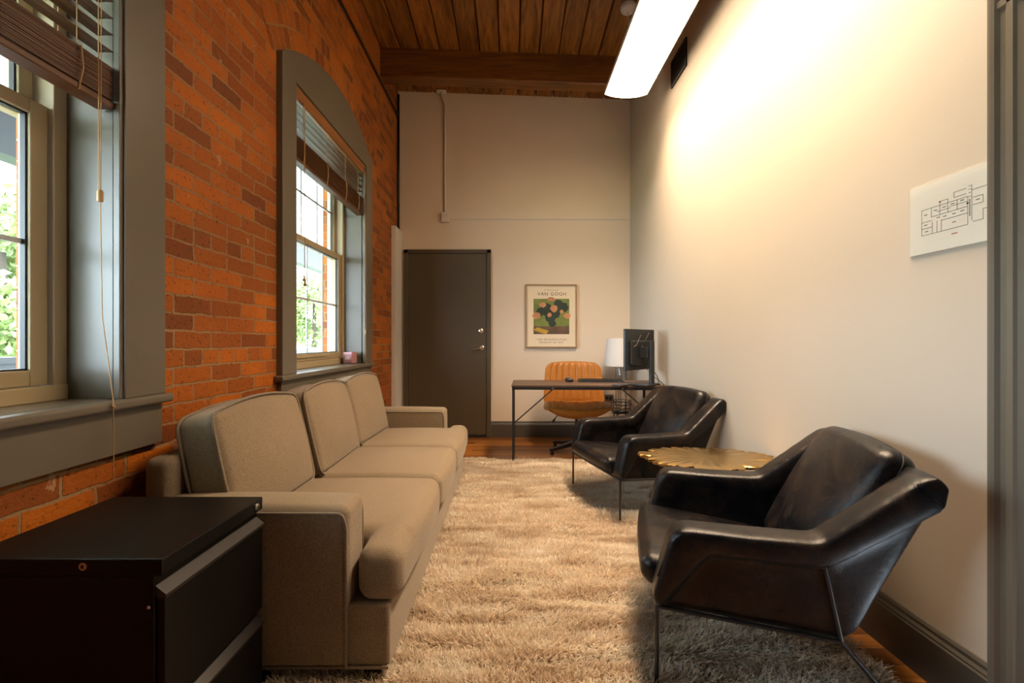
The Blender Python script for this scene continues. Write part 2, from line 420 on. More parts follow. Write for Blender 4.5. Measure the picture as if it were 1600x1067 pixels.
# ------------------------------------------------------------------ room shell
W1 = (0.215, 1.535); W2 = (2.756, 4.076); ZS, ZT = 0.927, 2.69; XO = -1.705
struct(MB().box(XL-0.02, XR+0.02, YF, YB+0.02, -0.1, 0).build('floor', M['floor']), 'orange oak strip floor with boards running across the room', 'floor')
mb = MB()
m_ = 0.03
edges = [YF, W1[0]-m_, W1[1]+m_, W2[0]-m_, W2[1]+m_, YB+0.3]
for i in (0, 2, 4): mb.box(XO, XL, edges[i], edges[i+1], -0.1, 5.0)
for (a, b) in (W1, W2):
    mb.box(XO, XL, a-m_, b+m_, -0.1, ZS-0.045); mb.box(XO, XL, a-m_, b+m_, ZT+0.05, 5.0)
struct(mb.build('wall_left', M['brick'], uv=True), 'old orange brick wall with two tall windows', 'wall')
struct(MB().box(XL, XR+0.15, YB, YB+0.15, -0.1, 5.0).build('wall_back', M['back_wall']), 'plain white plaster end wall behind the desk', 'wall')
# right wall with doorway
DY0, DY1, DZ = 0.30, 1.215, 2.03
mb = MB()
mb.box(XR, XR+0.15, DY1, YB, -0.1, 5.0); mb.box(XR, XR+0.15, YF, DY0, -0.1, 5.0); mb.box(XR, XR+0.15, DY0, DY1, DZ, 5.0)
struct(mb.build('wall_right', M['white_wall']), 'long white plaster wall behind the leather armchairs', 'wall')
struct(MB().box(XL-0.3, XR+0.15, YF-0.15, YF, -0.1, 5.0).build('wall_front', M['white_wall']), 'white plaster wall closing the room behind the viewer', 'wall')
# ceiling planks
mb = MB(); pw = 0.2015; k = 0
while XL + k*pw < XR:
    x0 = XL + k*pw + 0.004; x1 = min(XR, XL + (k+1)*pw - 0.004); y = YF
    vs = []
    for yy in (YF, YB):
        for (x, dz) in ((x0, 0.012), (x0+0.008, 0), (x1-0.008, 0), (x1, 0.012), (x1, 0.06), (x0, 0.06)):
            vs.append((x, yy, ceil_z(x, yy)+dz))
    mb.add(vs, [tuple(range(6)), tuple(range(11, 5, -1))] + [(i, i+6, (i+1) % 6+6, (i+1) % 6) for i in range(6)]); k += 1
mb2 = MB()
ceiling = struct(mb.build('ceiling', M['plank']), 'dark stained wooden plank ceiling', 'ceiling')
mb2.add([(x, y, ceil_z(x, y)+d) for y in (YF, YB) for x, d in ((XL, 0.05), (XR, 0.05), (XR, 0.12), (XL, 0.12))], [(0,1,2,3), (7,6,5,4), (0,4,5,1), (1,5,6,2), (2,6,7,3), (3,7,4,0)]).build('board_gap', M['gap'], ceiling)
mb = MB(); bx0, bx1 = XL, XR
sec = lambda x: [(4.62, 3.815+(x-XL)*SLOPE+0.012), (4.632, 3.815+(x-XL)*SLOPE), (4.775, 3.815+(x-XL)*SLOPE), (4.785, 3.825+(x-XL)*SLOPE), (4.785, ceil_z(x, 4.785)-0.001), (4.62, ceil_z(x, 4.62)-0.001)]
vs = [(bx0, y, z) for y, z in sec(bx0)] + [(bx1, y, z) for y, z in sec(bx1)]
mb.add(vs, [tuple(range(6)), tuple(range(11, 5, -1))] + [(i, i+6, (i+1) % 6+6, (i+1) % 6) for i in range(6)])
struct(mb.build('ceiling_beam', M['beam']), 'heavy dark timber beam crossing the plank ceiling', 'beam')

# arch brick bands
def arch_geo(y0, y1):
    ya, yb = y0-0.17, y1+0.177; ze, zc = 2.775, 3.035
    h = zc-ze; c = (yb-ya)/2; R = (c*c+h*h)/(2*h); cy = (ya+yb)/2; cz = zc-R; th = math.asin(c/R)
    return ya, yb, cy, cz, R, th
def arch_band(name, y0, y1):
    ya, yb, cy, cz, R, th = arch_geo(y0, y1); n = 48; mb = MB(); th2 = th*1.06
    R0, R1 = R+0.004, R+0.24; vs = []; fs = []
    for i in range(n+1):
        a = math.pi/2 + th2 - 2*th2*i/n
        for (x, r) in ((XL-0.01, R0), (XL+0.004, R0), (XL+0.004, R1), (XL-0.01, R1)): vs.append((x, cy+r*math.cos(a), cz+r*math.sin(a)))
    for i in range(n):
        for k in range(4): fs.append((i*4+k, i*4+(k+1) % 4, (i+1)*4+(k+1) % 4, (i+1)*4+k))
    fs.append((0,1,2,3)); fs.append(tuple(n*4+k for k in (3,2,1,0)))
    mb.add(vs, fs); o = mb.build(name, M['brick_arch']); me = o.data; u = me.uv_layers.new(name='UVMap')
    for p in me.polygons:
        for li in p.loop_indices:
            c = me.vertices[me.loops[li].vertex_index].co; dy, dz = c.y-cy, c.z-cz
            u.data[li].uv = (math.atan2(dy, dz)*R, math.hypot(dy, dz)-R0)
    return struct(o, 'curved band of upright bricks over the %s window' % ('farther' if y0 > 2 else 'nearer'), 'brick arch')
arch_band('trim_1', *W1); arch_band('trim_2', *W2)

def window(idx, y0, y1, label):
    root = sempty('window_%d' % idx, label, 'window')
    ya, yb, cy, cz, R, th = arch_geo(y0, y1)
    mb = MB(); x0, x1 = XL-0.012, -1.303
    n = 28; arc = [(cy+R*math.sin(-th+2*th*i/n), cz+R*math.cos(-th+2*th*i/n)) for i in range(n+1)]
    mb.prism([(ya, ZS), (y0, ZS), (y0, ZT)] + [(y1, ZT), (y1, ZS), (yb, ZS)] + list(reversed(arc)), 'x', x0, x1)
    mb.build('casing', M['grey_paint'], root, bevel=0.003)
    MB().box(-1.56, XL+0.01, y0-0.05, y0, ZS-0.03, ZT+0.05).box(-1.56, XL+0.01, y1, y1+0.05, ZS-0.03, ZT+0.05).box(-1.56, XL+0.01, y0, y1, ZT, ZT+0.05).build('jamb_liner', M['grey_paint'], root)
    MB().box(XL+0.002, -1.312, y0-0.004, y0+0.012, ZS, ZT).box(XL+0.002, -1.312, y1-0.012, y1+0.004, ZS, ZT).build('jamb_bead', M['grey_paint'], root, bevel=0.003)
    s = MB().box(-1.62, XL+0.002, y0-0.04, y1+0.04, ZS-0.034, ZS).box(XL, -1.282, ya-0.035, yb+0.02, ZS-0.034, ZS)
    s.build('sill', M['grey_paint'], root, bevel=0.011, bseg=4)
    MB().box(XL-0.005, -1.312, ya+0.004, yb-0.004, 0.744, ZS-0.030).build('apron', M['grey_paint'], root, bevel=0.003)
    fw = 0.045
    f = MB().box(-1.61, -1.50, y0, y0+fw, ZS, ZT).box(-1.61, -1.50, y1-fw, y1, ZS, ZT).box(-1.61, -1.50, y0, y1, ZT-0.045, ZT).box(-1.61, -1.495, y0, y1, ZS, ZS+0.05)
    f.build('window_frame', M['beige_vinyl'], root, bevel=0.003)
    def sash(nm, x0, x1, za, zb, st, bot, top):
        a, b = y0+fw+0.004, y1-fw-0.004
        sm = MB().box(x0, x1, a, a+st, za, zb).box(x0, x1, b-st, b, za, zb).box(x0, x1, a+st, b-st, za, za+bot).box(x0, x1, a+st, b-st, zb-top, zb)
        so = sm.build(nm, M['beige_vinyl'], root, bevel=0.004)
        ga, gb, gza, gzb = a+st, b-st, za+bot, zb-top; xm = (x0+x1)/2
        gk = MB()
        for (p, q, r_, s_) in ((ga, ga+0.006, gza, gzb), (gb-0.006, gb, gza, gzb), (ga, gb, gza, gza+0.006), (ga, gb, gzb-0.006, gzb)): gk.box(xm-0.006, xm+0.010, p, q, r_, s_)
        gk.build('gasket', M['gasket'], so)
        mu = MB()
        for i in (1, 2, 3): yy = ga+(gb-ga)*i/4; mu.box(xm-0.010, xm-0.002, yy-0.008, yy+0.008, gza, gzb)
        zz = (gza+gzb)/2; mu.box(xm-0.011, xm-0.001, ga, gb, zz-0.008, zz+0.008)
        mu.build('muntin', M['white_vinyl'], so)
        MB().box(xm-0.001, xm+0.002, ga, gb, gza, gzb).build('pane', M['glass'], so)
        return so
    lo = sash('lower_sash', -1.555, -1.515, ZS+0.052, 1.885, 0.055, 0.05, 0.045)
    sash('upper_sash', -1.600, -1.562, 1.84, ZT-0.05, 0.045, 0.045, 0.045)
    MB().box(-1.515, -1.502, (y0+y1)/2-0.3, (y0+y1)/2+0.3, ZS+0.075, ZS+0.085).build('lift_rail', M['beige_vinyl'], lo)
    tr = MB()
    for yy, sg in ((y0, 1), (y1, -1)):
        p, q = sorted((yy-0.045*sg, yy-0.018*sg)); tr.box(-1.66, -1.615, p, q, ZS, ZT+0.05)
    tr.build('storm_track', M['white_vinyl'], root)
    return root
window(1, *W1, 'tall double-hung window nearest the viewer, grey casing, above the black cabinet')
window(2, *W2, 'arched grey-cased double-hung window above the sofa')

# baseboards
def baseboard(name, pts_fn, label):
    return None
sec = [(0, 0), (0.022, 0), (0.022, 0.145), (0.018, 0.150), (0.018, 0.156), (0.012, 0.165), (0.012, 0.176), (0.007, 0.186), (0, 0.186)]
struct(MB().prism([(XR-d, z) for d, z in sec], 'y', 1.30, YB).build('baseboard_right', M['base_paint']), 'dark grey moulded baseboard along the white wall', 'baseboard')
struct(MB().prism([(YB-d, z) for d, z in sec], 'x', -0.246, XR-0.02).build('baseboard_back', M['base_paint']), 'dark grey moulded baseboard beside the closed door', 'baseboard')
# white board in the left corner, conduit pipe etc.
struct(MB().box(XL, -1.288, 5.04, YB, 0, 2.405).build('trim_3', M['white_paint'], bevel=0.004), 'tall white painted corner board left of the closed door', 'trim')

# closed door
d1 = sempty('door_1', 'closed flat dark brown-grey door in the end wall', 'door')
f = MB().box(-1.263, -1.212, YB-0.035, YB, 0, 2.195).box(-0.297, -0.246, YB-0.035, YB, 0, 2.195).box(-1.263, -0.246, YB-0.035, YB, 2.150, 2.195)
f.build('door_frame', M['door_paint'], d1, bevel=0.004)
MB().box(-1.209, -0.300, YB-0.022, YB-0.001, 0.035, 2.147).build('door_leaf', M['door_paint'], d1, bevel=0.002)
MB().box(-1.212, -0.297, YB-0.030, YB-0.001, 0.0, 0.022).build('threshold', M['gap'], d1)
for z in (0.30, 1.13, 1.90):
    MB().tube([(-1.2105, YB-0.036, z-0.055), (-1.2105, YB-0.036, z+0.055)], 0.008, 8).build('hinge', M['door_paint'], d1)
h = MB().lathe([(0.0, 0.0), (0.031, 0.0), (0.031, 0.006), (0.024, 0.013), (0.013, 0.016), (0.0, 0.016)], 20, T(-0.352, YB-0.022, 1.045, 0, math.radians(90))).build('door_handle', M['chrome'], d1, smooth=True, angle=40)
MB().tube(fillet([(-0.352, YB-0.03, 1.045), (-0.352, YB-0.075, 1.045), (-0.47, YB-0.072, 1.030)], 0.02), 0.0095, 10).build('lever', M['chrome'], h, smooth=True, angle=50)
dbt = MB().lathe([(0.0, 0.0), (0.032, 0.0), (0.031, 0.012), (0.022, 0.018), (0.0, 0.018)], 20, T(-0.366, YB-0.022, 1.243, 0, math.radians(90))).build('deadbolt', M['chrome'], d1, smooth=True, angle=40)
MB().box(-0.371, -0.361, YB-0.052, YB-0.038, 1.226, 1.26).build('thumb_turn', M['chrome'], dbt, bevel=0.003)

# doorway at the right edge
d2 = sempty('door_2', 'grey moulded casing of the doorway at the right edge', 'door')
def casing_sec(w=0.085): return [(0, 0), (0.016, 0), (0.018, 0.018), (0.024, 0.024), (0.024, 0.04), (0.019, 0.046), (0.019, 0.060), (0.028, 0.068), (0.030, 0.078), (0.030, w), (0, w)]
cs = casing_sec()
cm = MB()
cm.prism([(XR-d, DY1-0.002+s_) for d, s_ in cs], 'z', 0, DZ+0.085)
cm.prism([(XR-d, DY0+0.002-s_) for d, s_ in cs], 'z', 0, DZ+0.085)
vs = []; 
cm.add([(XR-d, DY0-0.083, DZ-0.002+s_) for d, s_ in cs] + [(XR-d, DY1+0.083, DZ-0.002+s_) for d, s_ in cs], [tuple(range(11)), tuple(range(21, 10, -1))] + [(i, i+11, (i+1) % 11+11, (i+1) % 11) for i in range(11)])
cm.build('door_casing', M['grey_paint'], d2)
MB().box(XR-0.002, XR+0.15, DY1-0.02, DY1, 0, DZ).box(XR-0.002, XR+0.15, DY0, DY0+0.02, 0, DZ).box(XR-0.002, XR+0.15, DY0, DY1, DZ-0.02, DZ).build('door_jamb', M['base_paint'], d2)
lf = MB().box(XR+0.10, XR+0.14, DY0+0.02, DY1-0.02, 0.01, DZ-0.02).build('door_leaf', M['door_paint'], d2)
MB().lathe([(0.0,0),(0.03,0),(0.03,0.01),(0.012,0.015),(0.012,0.04),(0.026,0.05),(0.026,0.07),(0.0,0.08)], 16, T(XR+0.10, DY1-0.09, 1.0, 0, 0, math.radians(-90))).build('door_knob', M['chrome'], lf, smooth=True, angle=40)

# ------------------------------------------------------------------ outside: porch, lawn, trees
struct(MB().box(-5.2, XO, -4, 24, -0.2, -0.05).build('porch_floor', M['deck']), 'grey porch floor outside the windows', 'porch floor')
mb = MB()
for i in range(26): mb.box(-4.2, XO, -4+i*1.08, -4+i*1.08+1.06, 3.02, 3.06)
struct(mb.build('porch_ceiling', M['soffit']), 'grey boarded porch ceiling outside the windows', 'porch ceiling')
struct(MB().box(-4.25, -4.05, -4, 24, 2.62, 3.06).build('porch_fascia', M['fascia']), 'dark porch fascia beam outside the windows', 'beam')
pr = thing('porch_railing', 'dark solid porch parapet seen low through the windows', 'railing', (-4.2, 0, 0))
MB().box(-0.06, 0.06, -4, 24, -0.05, 0.94).build('panel', M['fascia'], pr)
MB().box(-0.09, 0.09, -4, 24, 0.94, 0.99).build('top_rail', M['fascia'], pr)
struct(MB().box(-60, XO-0.02, -40, 80, -0.45, -0.25).build('lawn', M['grass']), 'bright lawn beyond the porch', 'lawn')
def np_mesh(name, V, F, mat, parent=None):
    me = bpy.data.meshes.new(name); me.vertices.add(len(V)); me.vertices.foreach_set('co', V.astype(np.float32).ravel())
    k = F.shape[1]; me.loops.add(F.size); me.loops.foreach_set('vertex_index', F.astype(np.int32).ravel())
    me.polygons.add(len(F)); me.polygons.foreach_set('loop_start', np.arange(0, F.size, k, dtype=np.int32))
    me.update(calc_edges=True); me.materials.append(mat)
    o = bpy.data.objects.new(name, me); COL.objects.link(o)
    if parent is not None: o.parent = parent
    return o
def tree(x, y, h, r, mat, label):
    t = thing('tree', label, 'tree', (x, y, -0.25), 0, 'trees beyond the porch')
    MB().tube([(0,0,0), (0.05,0.03,h*0.35), (0,0.1,h*0.7)], 0.15, 8, rads=[0.18, 0.13, 0.06]).build('trunk', M['bark'], t, smooth=True)
    n = 9000
    nb = 16; ctr = RNG.normal(size=(nb, 3)); ctr /= np.linalg.norm(ctr, axis=1)[:, None]
    ctr = ctr*np.array([r*0.62, r*0.62, h*0.30]) + np.array([0, 0, h*0.58])
    which = RNG.integers(0, nb, n); d = RNG.normal(size=(n, 3)); d /= np.linalg.norm(d, axis=1)[:, None]
    pos = ctr[which] + d*(r*0.42)*RNG.uniform(0.55, 1.0, n)[:, None]
    a = RNG.normal(size=(n, 3)); a /= np.linalg.norm(a, axis=1)[:, None]; b = np.cross(a, RNG.normal(size=(n, 3))); b /= np.linalg.norm(b, axis=1)[:, None]
    s = RNG.uniform(0.05, 0.10, n)[:, None]
    V = np.stack([pos-a*s, pos-b*s*0.55, pos+a*s, pos+b*s*0.55], 1).reshape(-1, 3)
    np_mesh('crown', V, np.arange(4*n).reshape(-1, 4), mat, t)
TL = ['bright leafy tree beyond the porch, through the nearer window', 'leafy tree far beyond the porch, through the arched window']
for (x, y, h, r, mm, li) in ((-8.2, 7.2, 4.0, 1.35, 'leaf', 0), (-11.2, 10.6, 5.0, 1.7, 'leaf2', 0), (-7.6, 10.6, 3.8, 1.3, 'leaf', 0), (-12.0, 6.0, 5.0, 1.7, 'leaf2', 0), (-8.6, 4.0, 4.2, 1.4, 'leaf', 0),
                              (-9.6, 22.0, 4.6, 1.7, 'leaf', 1), (-13.6, 27.0, 6.2, 2.2, 'leaf2', 1), (-9.4, 26.4, 4.4, 1.7, 'leaf2', 1), (-13.5, 33.0, 6.5, 2.4, 'leaf', 1), (-13.8, 21.0, 5.6, 1.9, 'leaf', 1)):
    tree(x, y, h, r, M[mm], TL[li])

# ------------------------------------------------------------------ blinds
def blind(name, y0, y1, zb, zt, step, label, nstack):
    t = thing(name, label, 'blind', (-1.36, (y0+y1)/2, ZT))
    hw = (y1-y0)/2-0.012
    MB().box(-0.028, 0.030, -hw, hw, -0.045, -0.002).build('headrail', M['blind_wood'], t)
    MB().prism([(0.030, -0.004), (0.030, -0.075), (0.040, -0.075), (0.043, -0.060), (0.038, -0.052), (0.041, -0.020), (0.046, -0.012), (0.046, -0.004)], 'y', -hw-0.006, hw+0.006).build('valance', M['blind_wood'], t)
    z = ZT-0.10
    while z > zt+0.02:
        vs = [(-0.026, z-ZT), (0.0, z-ZT+0.002), (0.026, z-ZT), (0.026, z-ZT+0.003), (0.0, z-ZT+0.005), (-0.026, z-ZT+0.003)]
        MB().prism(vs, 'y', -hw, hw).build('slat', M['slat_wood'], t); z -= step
    st = MB(); zz = zb+0.030; n = nstack
    for i in range(n):
        a = zz + (zt-zz)*i/n; jit = random.uniform(-0.002, 0.002)
        st.box(-0.026+jit, 0.026+jit, -hw+random.uniform(0, 0.004), hw-random.uniform(0, 0.004), a-ZT, a-ZT+0.0030)
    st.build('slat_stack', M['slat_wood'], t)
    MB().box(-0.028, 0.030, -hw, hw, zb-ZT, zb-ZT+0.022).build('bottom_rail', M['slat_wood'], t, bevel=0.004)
    for fy in (-0.42, -0.12, 0.18, 0.42):
        c = MB()
        for xx in (-0.028, 0.029): c.tube([(xx, fy*2*hw*0.95, -0.05), (xx, fy*2*hw*0.95, zt-ZT)], 0.0014, 5)
        c.tube([(0.033, fy*2*hw*0.95+0.01, zt-ZT), (0.036, fy*2*hw*0.95+0.014, (zt+zb)/2-ZT), (0.031, fy*2*hw*0.95+0.004, zb-ZT)], 0.0028, 5)
        c.build('ladder_cord', M['cord'], t)
    return t, hw
b1, hw = blind('window_blind', W1[0], W1[1], 1.895, 2.035, 0.056, 'wooden slat blind half lowered in the nearer window', 22)
c = MB(); yy = 1.446-0.875
c.tube([(0.048, yy-0.003, -0.06), (0.050, yy-0.003, 1.60-ZT)], 0.0015, 5); c.tube([(0.052, yy+0.006, -0.06), (0.052, yy+0.001, 1.60-ZT)], 0.0015, 5)
c.tube([(0.052, yy, 1.57-ZT), (0.058, yy, 1.2-ZT), (0.085, yy+0.01, 0.93-ZT), (0.088, yy+0.008, 0.68-ZT)], 0.0016, 5)
c.build('pull_cord', M['cord'], b1)
MB().lathe([(0.003, 0), (0.0085, 0), (0.0085, 0.030), (0.006, 0.036), (0.003, 0.036)], 10, T(0.051, yy, 1.565-ZT)).build('tassel', M['tassel'], b1, smooth=True, angle=40)
MB().lathe([(0.001, 0), (0.005, 0.004), (0.005, 0.008), (0.001, 0.012)], 8, T(0.086, yy+0.009, 0.905-ZT)).build('cord_knot', M['cord'], b1, smooth=True)
b2, hw = blind('window_blind', W2[0], W2[1], 2.245, 2.405, 0.046, 'wooden slat blind raised high in the arched window', 18)
yy = 2.87-3.416
MB().tube([(0.05, yy, -0.06), (0.05, yy, 1.53-ZT)], 0.0014, 5).tube([(0.05, yy+0.012, -0.06), (0.05, yy+0.010, 1.50-ZT)], 0.0014, 5).build('pull_cord', M['cord'], b2)
for (dy, z) in ((0, 1.50), (0.010, 1.47)):
    MB().lathe([(0.003, 0.034), (0.007, 0.030), (0.004, 0.022), (0.010, 0.010), (0.009, 0.001), (0.003, 0)], 10, T(0.05, yy+dy, z-ZT)).build('tassel', M['tassel'], b2, smooth=True)
yy = 4.055-3.416
MB().tube([(0.05, yy, -0.06), (0.052, yy, 1.22-ZT)], 0.0016, 5).tube([(0.05, yy-0.01, -0.06), (0.052, yy-0.004, 1.26-ZT), (0.056, yy, 0.95-ZT)], 0.0016, 5).build('pull_cord', M['cord'], b2)
MB().lathe([(0.002, 0.045), (0.007, 0.035), (0.004, 0.022), (0.009, 0.010), (0.002, 0)], 10, T(0.053, yy, 1.18-ZT)).build('tassel', M['tassel'], b2, smooth=True)

# candle on far sill
cd = thing('candle_jar', 'small pink square candle jar on the arched window sill', 'candle', (-1.415, 3.98, ZS), math.radians(-12))
MB().rbox(0.085, 0.085, 0.10, 0.008, T(0, 0, 0.051)).build('glass_jar', M['candle'], cd, smooth=True)
MB().box(-0.022, 0.022, -0.0440, -0.0432, 0.035, 0.062).build('label_patch', M['candle_label'], cd)

# ------------------------------------------------------------------ filing cabinet
cx0, cx1, cy0, cy1, cz = -1.249, -0.783, 1.018, 1.430, 0.633
fc = thing('filing_cabinet', 'black metal two-drawer filing cabinet beside the sofa arm', 'filing cabinet', ((cx0+cx1)/2, (cy0+cy1)/2, 0))
hx, hy = (cx1-cx0)/2, (cy1-cy0)/2
MB().box(-hx, hx-0.018, -hy, hy, 0.02, cz-0.038).build('body', M['cab_black'], fc, bevel=0.002)
MB().box(-hx, hx, -hy, hy, cz-0.038, cz).build('top', M['cab_black'], fc, bevel=0.003)
MB().box(-hx+0.02, hx-0.03, -hy+0.02, hy-0.02, 0, 0.02).build('plinth', M['cab_black'], fc)
for (a, b) in ((0.290, 0.578), (0.03, 0.272)):
    dr = MB().box(hx-0.016, hx+0.002, -hy+0.006, hy-0.006, a, b-0.03).build('drawer', M['cab_black'], fc, bevel=0.002)
    MB().prism([(hx-0.030, b), (hx-0.026, b), (hx+0.006, b-0.026), (hx+0.006, b-0.034), (hx-0.014, b-0.034)], 'y', -hy+0.004, hy-0.004).build('handle', M['cab_handle'], dr)
lk = MB().lathe([(0, 0), (0.0085, 0), (0.0085, 0.002), (0.0, 0.0025)], 20, T(0.057, -hy, cz-0.016, 0, math.radians(90))).build('lock', M['chrome'], fc, smooth=True, angle=40)
MB().box(-0.0025+0.057, 0.0025+0.057, -hy-0.004, -hy-0.002, cz-0.020, cz-0.012).build('keyhole', M['gap'], lk)
lk = MB().lathe([(0, 0), (0.010, 0), (0.010, 0.003), (0.007, 0.005), (0.0, 0.005)], 20, T(hx, hy-0.035, cz-0.020, 0, 0, math.radians(90))).build('lock', M['chrome'], fc, smooth=True, angle=40)
MB().box(hx+0.005, hx+0.0062, hy-0.0365, hy-0.0335, cz-0.025, cz-0.015).build('keyhole', M['gap'], lk)
MB().lathe([(0, 0), (0.004, 0), (0.003, 0.002), (0, 0.002)], 10, T(hx-0.030, -hy, 0.525, 0, math.radians(90))).build('screw', M['chrome'], fc)

# ------------------------------------------------------------------ sofa
SX0, SX1, SY0, SY1 = -1.24, -0.395, 1.455, 3.715
sf = thing('sofa', 'grey-beige tweed three-seat sofa under the windows along the brick wall', 'sofa', (-0.82, 2.585, 0))
def so(x, y, z): return (x+0.82, y-2.585, z)
def sbox(mb, x0, x1, y0, y1, z0, z1, r, crown=(0,0,0), core=6, fn=None):
    c = so((x0+x1)/2, (y0+y1)/2, (z0+z1)/2); return mb.rbox(x1-x0, y1-y0, z1-z0, r, T(*c), crown, core, 4, fn)
sbox(MB(), SX0+0.06, SX1, SY0+0.012, SY1-0.012, 0.07, 0.275, 0.014).build('base', M['sofa'], sf, smooth=True)
def leanback(o): return [o[0] - 0.0*o[2], o[1], o[2]]
sbox(MB(), SX0-0.01, SX0+0.085, SY0+0.08, SY1-0.08, 0.07, 0.725, 0.03).build('back', M['sofa'], sf, smooth=True)
AW = 0.165
for sgn, (a, b) in ((1, (SY0, SY0+AW)), (-1, (SY1-AW, SY1))):
    arm = sbox(MB(), SX0+0.05, -0.525, a, b, 0.07, 0.588, 0.028, (0.0, 0, 0.012)).build('arm', M['sofa'], sf, smooth=True)
    pp = MB(); 
    for yy in (a+0.003, b-0.003):
        path = fillet([so(SX0+0.10, yy, 0.568), so(-0.545, yy, 0.568), so(-0.5325, yy, 0.53), so(-0.5325, yy, 0.075)], 0.03, 6)
        pp.tube(path, 0.0055, 8)
    pp.build('piping', M['sofa_dark'], arm, smooth=True)
MB().tube([so(-1.10, SY0+0.006, 0.073), so(SX1-0.006, SY0+0.006, 0.073), so(SX1-0.006, SY1-0.006, 0.073)], 0.005, 6).build('piping', M['sofa_dark'], sf)
ys = [SY0+AW+0.002, 2.262, 2.905, SY1-AW-0.002]
for i in range(3):
    a, b = ys[i]+0.003, ys[i+1]-0.003; mb = MB()
    sbox(mb, -1.02, -0.355, a, b, 0.268, 0.452, 0.045, (0.018, 0.0, 0.026), 10)
    if i == 0: sbox(mb, -0.505, -0.360, SY0+0.012, a+0.30, 0.270, 0.445, 0.045, (0.012, 0.0, 0.012), 8)
    if i == 2: sbox(mb, -0.505, -0.360, b-0.30, SY1-0.012, 0.270, 0.445, 0.045, (0.012, 0.0, 0.012), 8)
    o = mb.build('seat_cushion', M['sofa'], sf, smooth=True)
    if i != 1: remesh(o, 0.011, 8)
# back cushions
for i, (a, b, yaw, dx) in enumerate(((1.590, 2.235, 0.0, 0.0), (2.245, 2.885, 0.03, 0.01), (2.905, 3.535, -0.02, 0.0))):
    hw_, hh, th_ = (b-a)/2, 0.215, 0.155
    mat = T(*so(-1.072+dx, (a+b)/2, 0.645), yaw, 0, math.radians(-13))
    def puff(o, hw_=hw_, hh=hh):
        u, v_ = o[1]/hw_, o[2]/hh
        k = 1 - 0.025*(u*u)*(v_*v_)
        top = 0.028*(1-u*u) if o[2] > 0 else 0
        return [o[0]*(0.92+0.08*(1-u*u)*(1-v_*v_)), o[1]*(1-0.03*v_*v_), o[2]*k + top*max(0, v_)]
    bc = MB().rbox(th_, 2*hw_, 2*hh, 0.035, mat, (0.045, 0.0, 0.0), 10, 4, puff).build('back_cushion', M['sofa'], sf, smooth=True)
    pp = MB()
    for sx in (1, -1):
        path = []
        R_ = 0.042; n = 10
        for (sy, sz, a0) in ((1, 1, 0), (-1, 1, 90), (-1, -1, 180), (1, -1, 270)):
            for k in range(n+1):
                an = math.radians(a0 + 90*k/n); path.append([sx*(th_/2-0.008), sy*(hw_-R_)+R_*math.cos(an), sz*(hh-R_)+R_*math.sin(an)])
        # refine straight runs
        ref = []
        for q in range(len(path)):
            p0, p1 = Vector(path[q]), Vector(path[(q+1) % len(path)]); ns = max(1, int((p1-p0).length/0.03))
            for s_ in range(ns): ref.append(list(p0.lerp(p1, s_/ns)))
        pp.tube([mat @ Vector(puff(p)) for p in ref], 0.0055, 7, closed=True)
    pp.build('piping', M['sofa_dark'], bc, smooth=True)
for x in (SX0+0.12, SX1-0.06):
    for y in (SY0+0.06, SY1-0.06):
        c = so(x, y, 0); MB().prism([(c[0]-0.03, 0.07), (c[0]+0.03, 0.07), (c[0]+0.024, 0.0), (c[0]-0.024, 0.0)], 'y', c[1]-0.03, c[1]+0.03).build('leg', M['dark_wood'], sf)

# ------------------------------------------------------------------ rug
rg = thing('rug', 'cream shag rug on the wood floor between sofa and armchairs', 'rug', (0.23, 2.66, 0))
RX, RY = 1.005, 1.555
MB().box(-RX, RX, -RY, RY, 0.0, 0.010).build('backing', M['rug_back'], rg)
def smooth_noise(x, y, seed, fx, fy):
    r = np.random.default_rng(seed); out = np.zeros_like(x)
    for k in range(14):
        a, b, p, q = r.normal(size=4); out += np.sin(x*fx*a + y*fy*b + p*6 + np.sin(y*fy*0.7*q + p)*1.3)
    return out/14**0.5
def pile(n):
    x = RNG.uniform(-RX, RX, n); y = RNG.uniform(-RY, RY, n)
    gx, gy = x, y
    keep = ~((gx+0.23 < -0.50) & (gy+2.66 > 1.6)); x, y = x[keep], y[keep]; n = len(x)
    lay = smooth_noise(x, y, 3, 4.0, 19.0); lay2 = smooth_noise(x, y, 5, 8.0, 30.0)
    ln = 0.046 + 0.010*lay2 + RNG.normal(0, 0.005, n); ln = np.clip(ln, 0.02, 0.065)
    ly = -0.35 + 0.55*lay + RNG.normal(0, 0.40, n); lx = 0.15 + 0.35*smooth_noise(x, y, 9, 5.0, 5.0) + RNG.normal(0, 0.42, n)
    d1 = np.stack([lx*0.35, ly*0.35, np.ones(n)], 1); d1 /= np.linalg.norm(d1, axis=1)[:, None]
    d2 = np.stack([lx*1.25, ly*1.25, np.full(n, 0.75)], 1); d2 /= np.linalg.norm(d2, axis=1)[:, None]
    root = np.stack([x, y, np.full(n, 0.008)], 1); ang = RNG.uniform(0, np.pi, n)
    wv = np.stack([np.cos(ang), np.sin(ang), np.zeros(n)], 1)*RNG.uniform(0.0014, 0.0026, n)[:, None]
    mid = root + d1*(ln*0.5)[:, None]; tip = mid + d2*(ln*0.5)[:, None]
    V = np.stack([root-wv, root+wv, mid+wv, mid-wv, tip+wv*0.55, tip-wv*0.55], 1).reshape(-1, 3)
    b = np.arange(n)[:, None]*6
    F = np.concatenate([b+np.array([[0,1,2,3]]), b+np.array([[3,2,4,5]])], 0)
    return V, F
V, F = pile(300000)
po = np_mesh('pile', V, F, M['rug'], rg); po['kind'] = 'stuff'

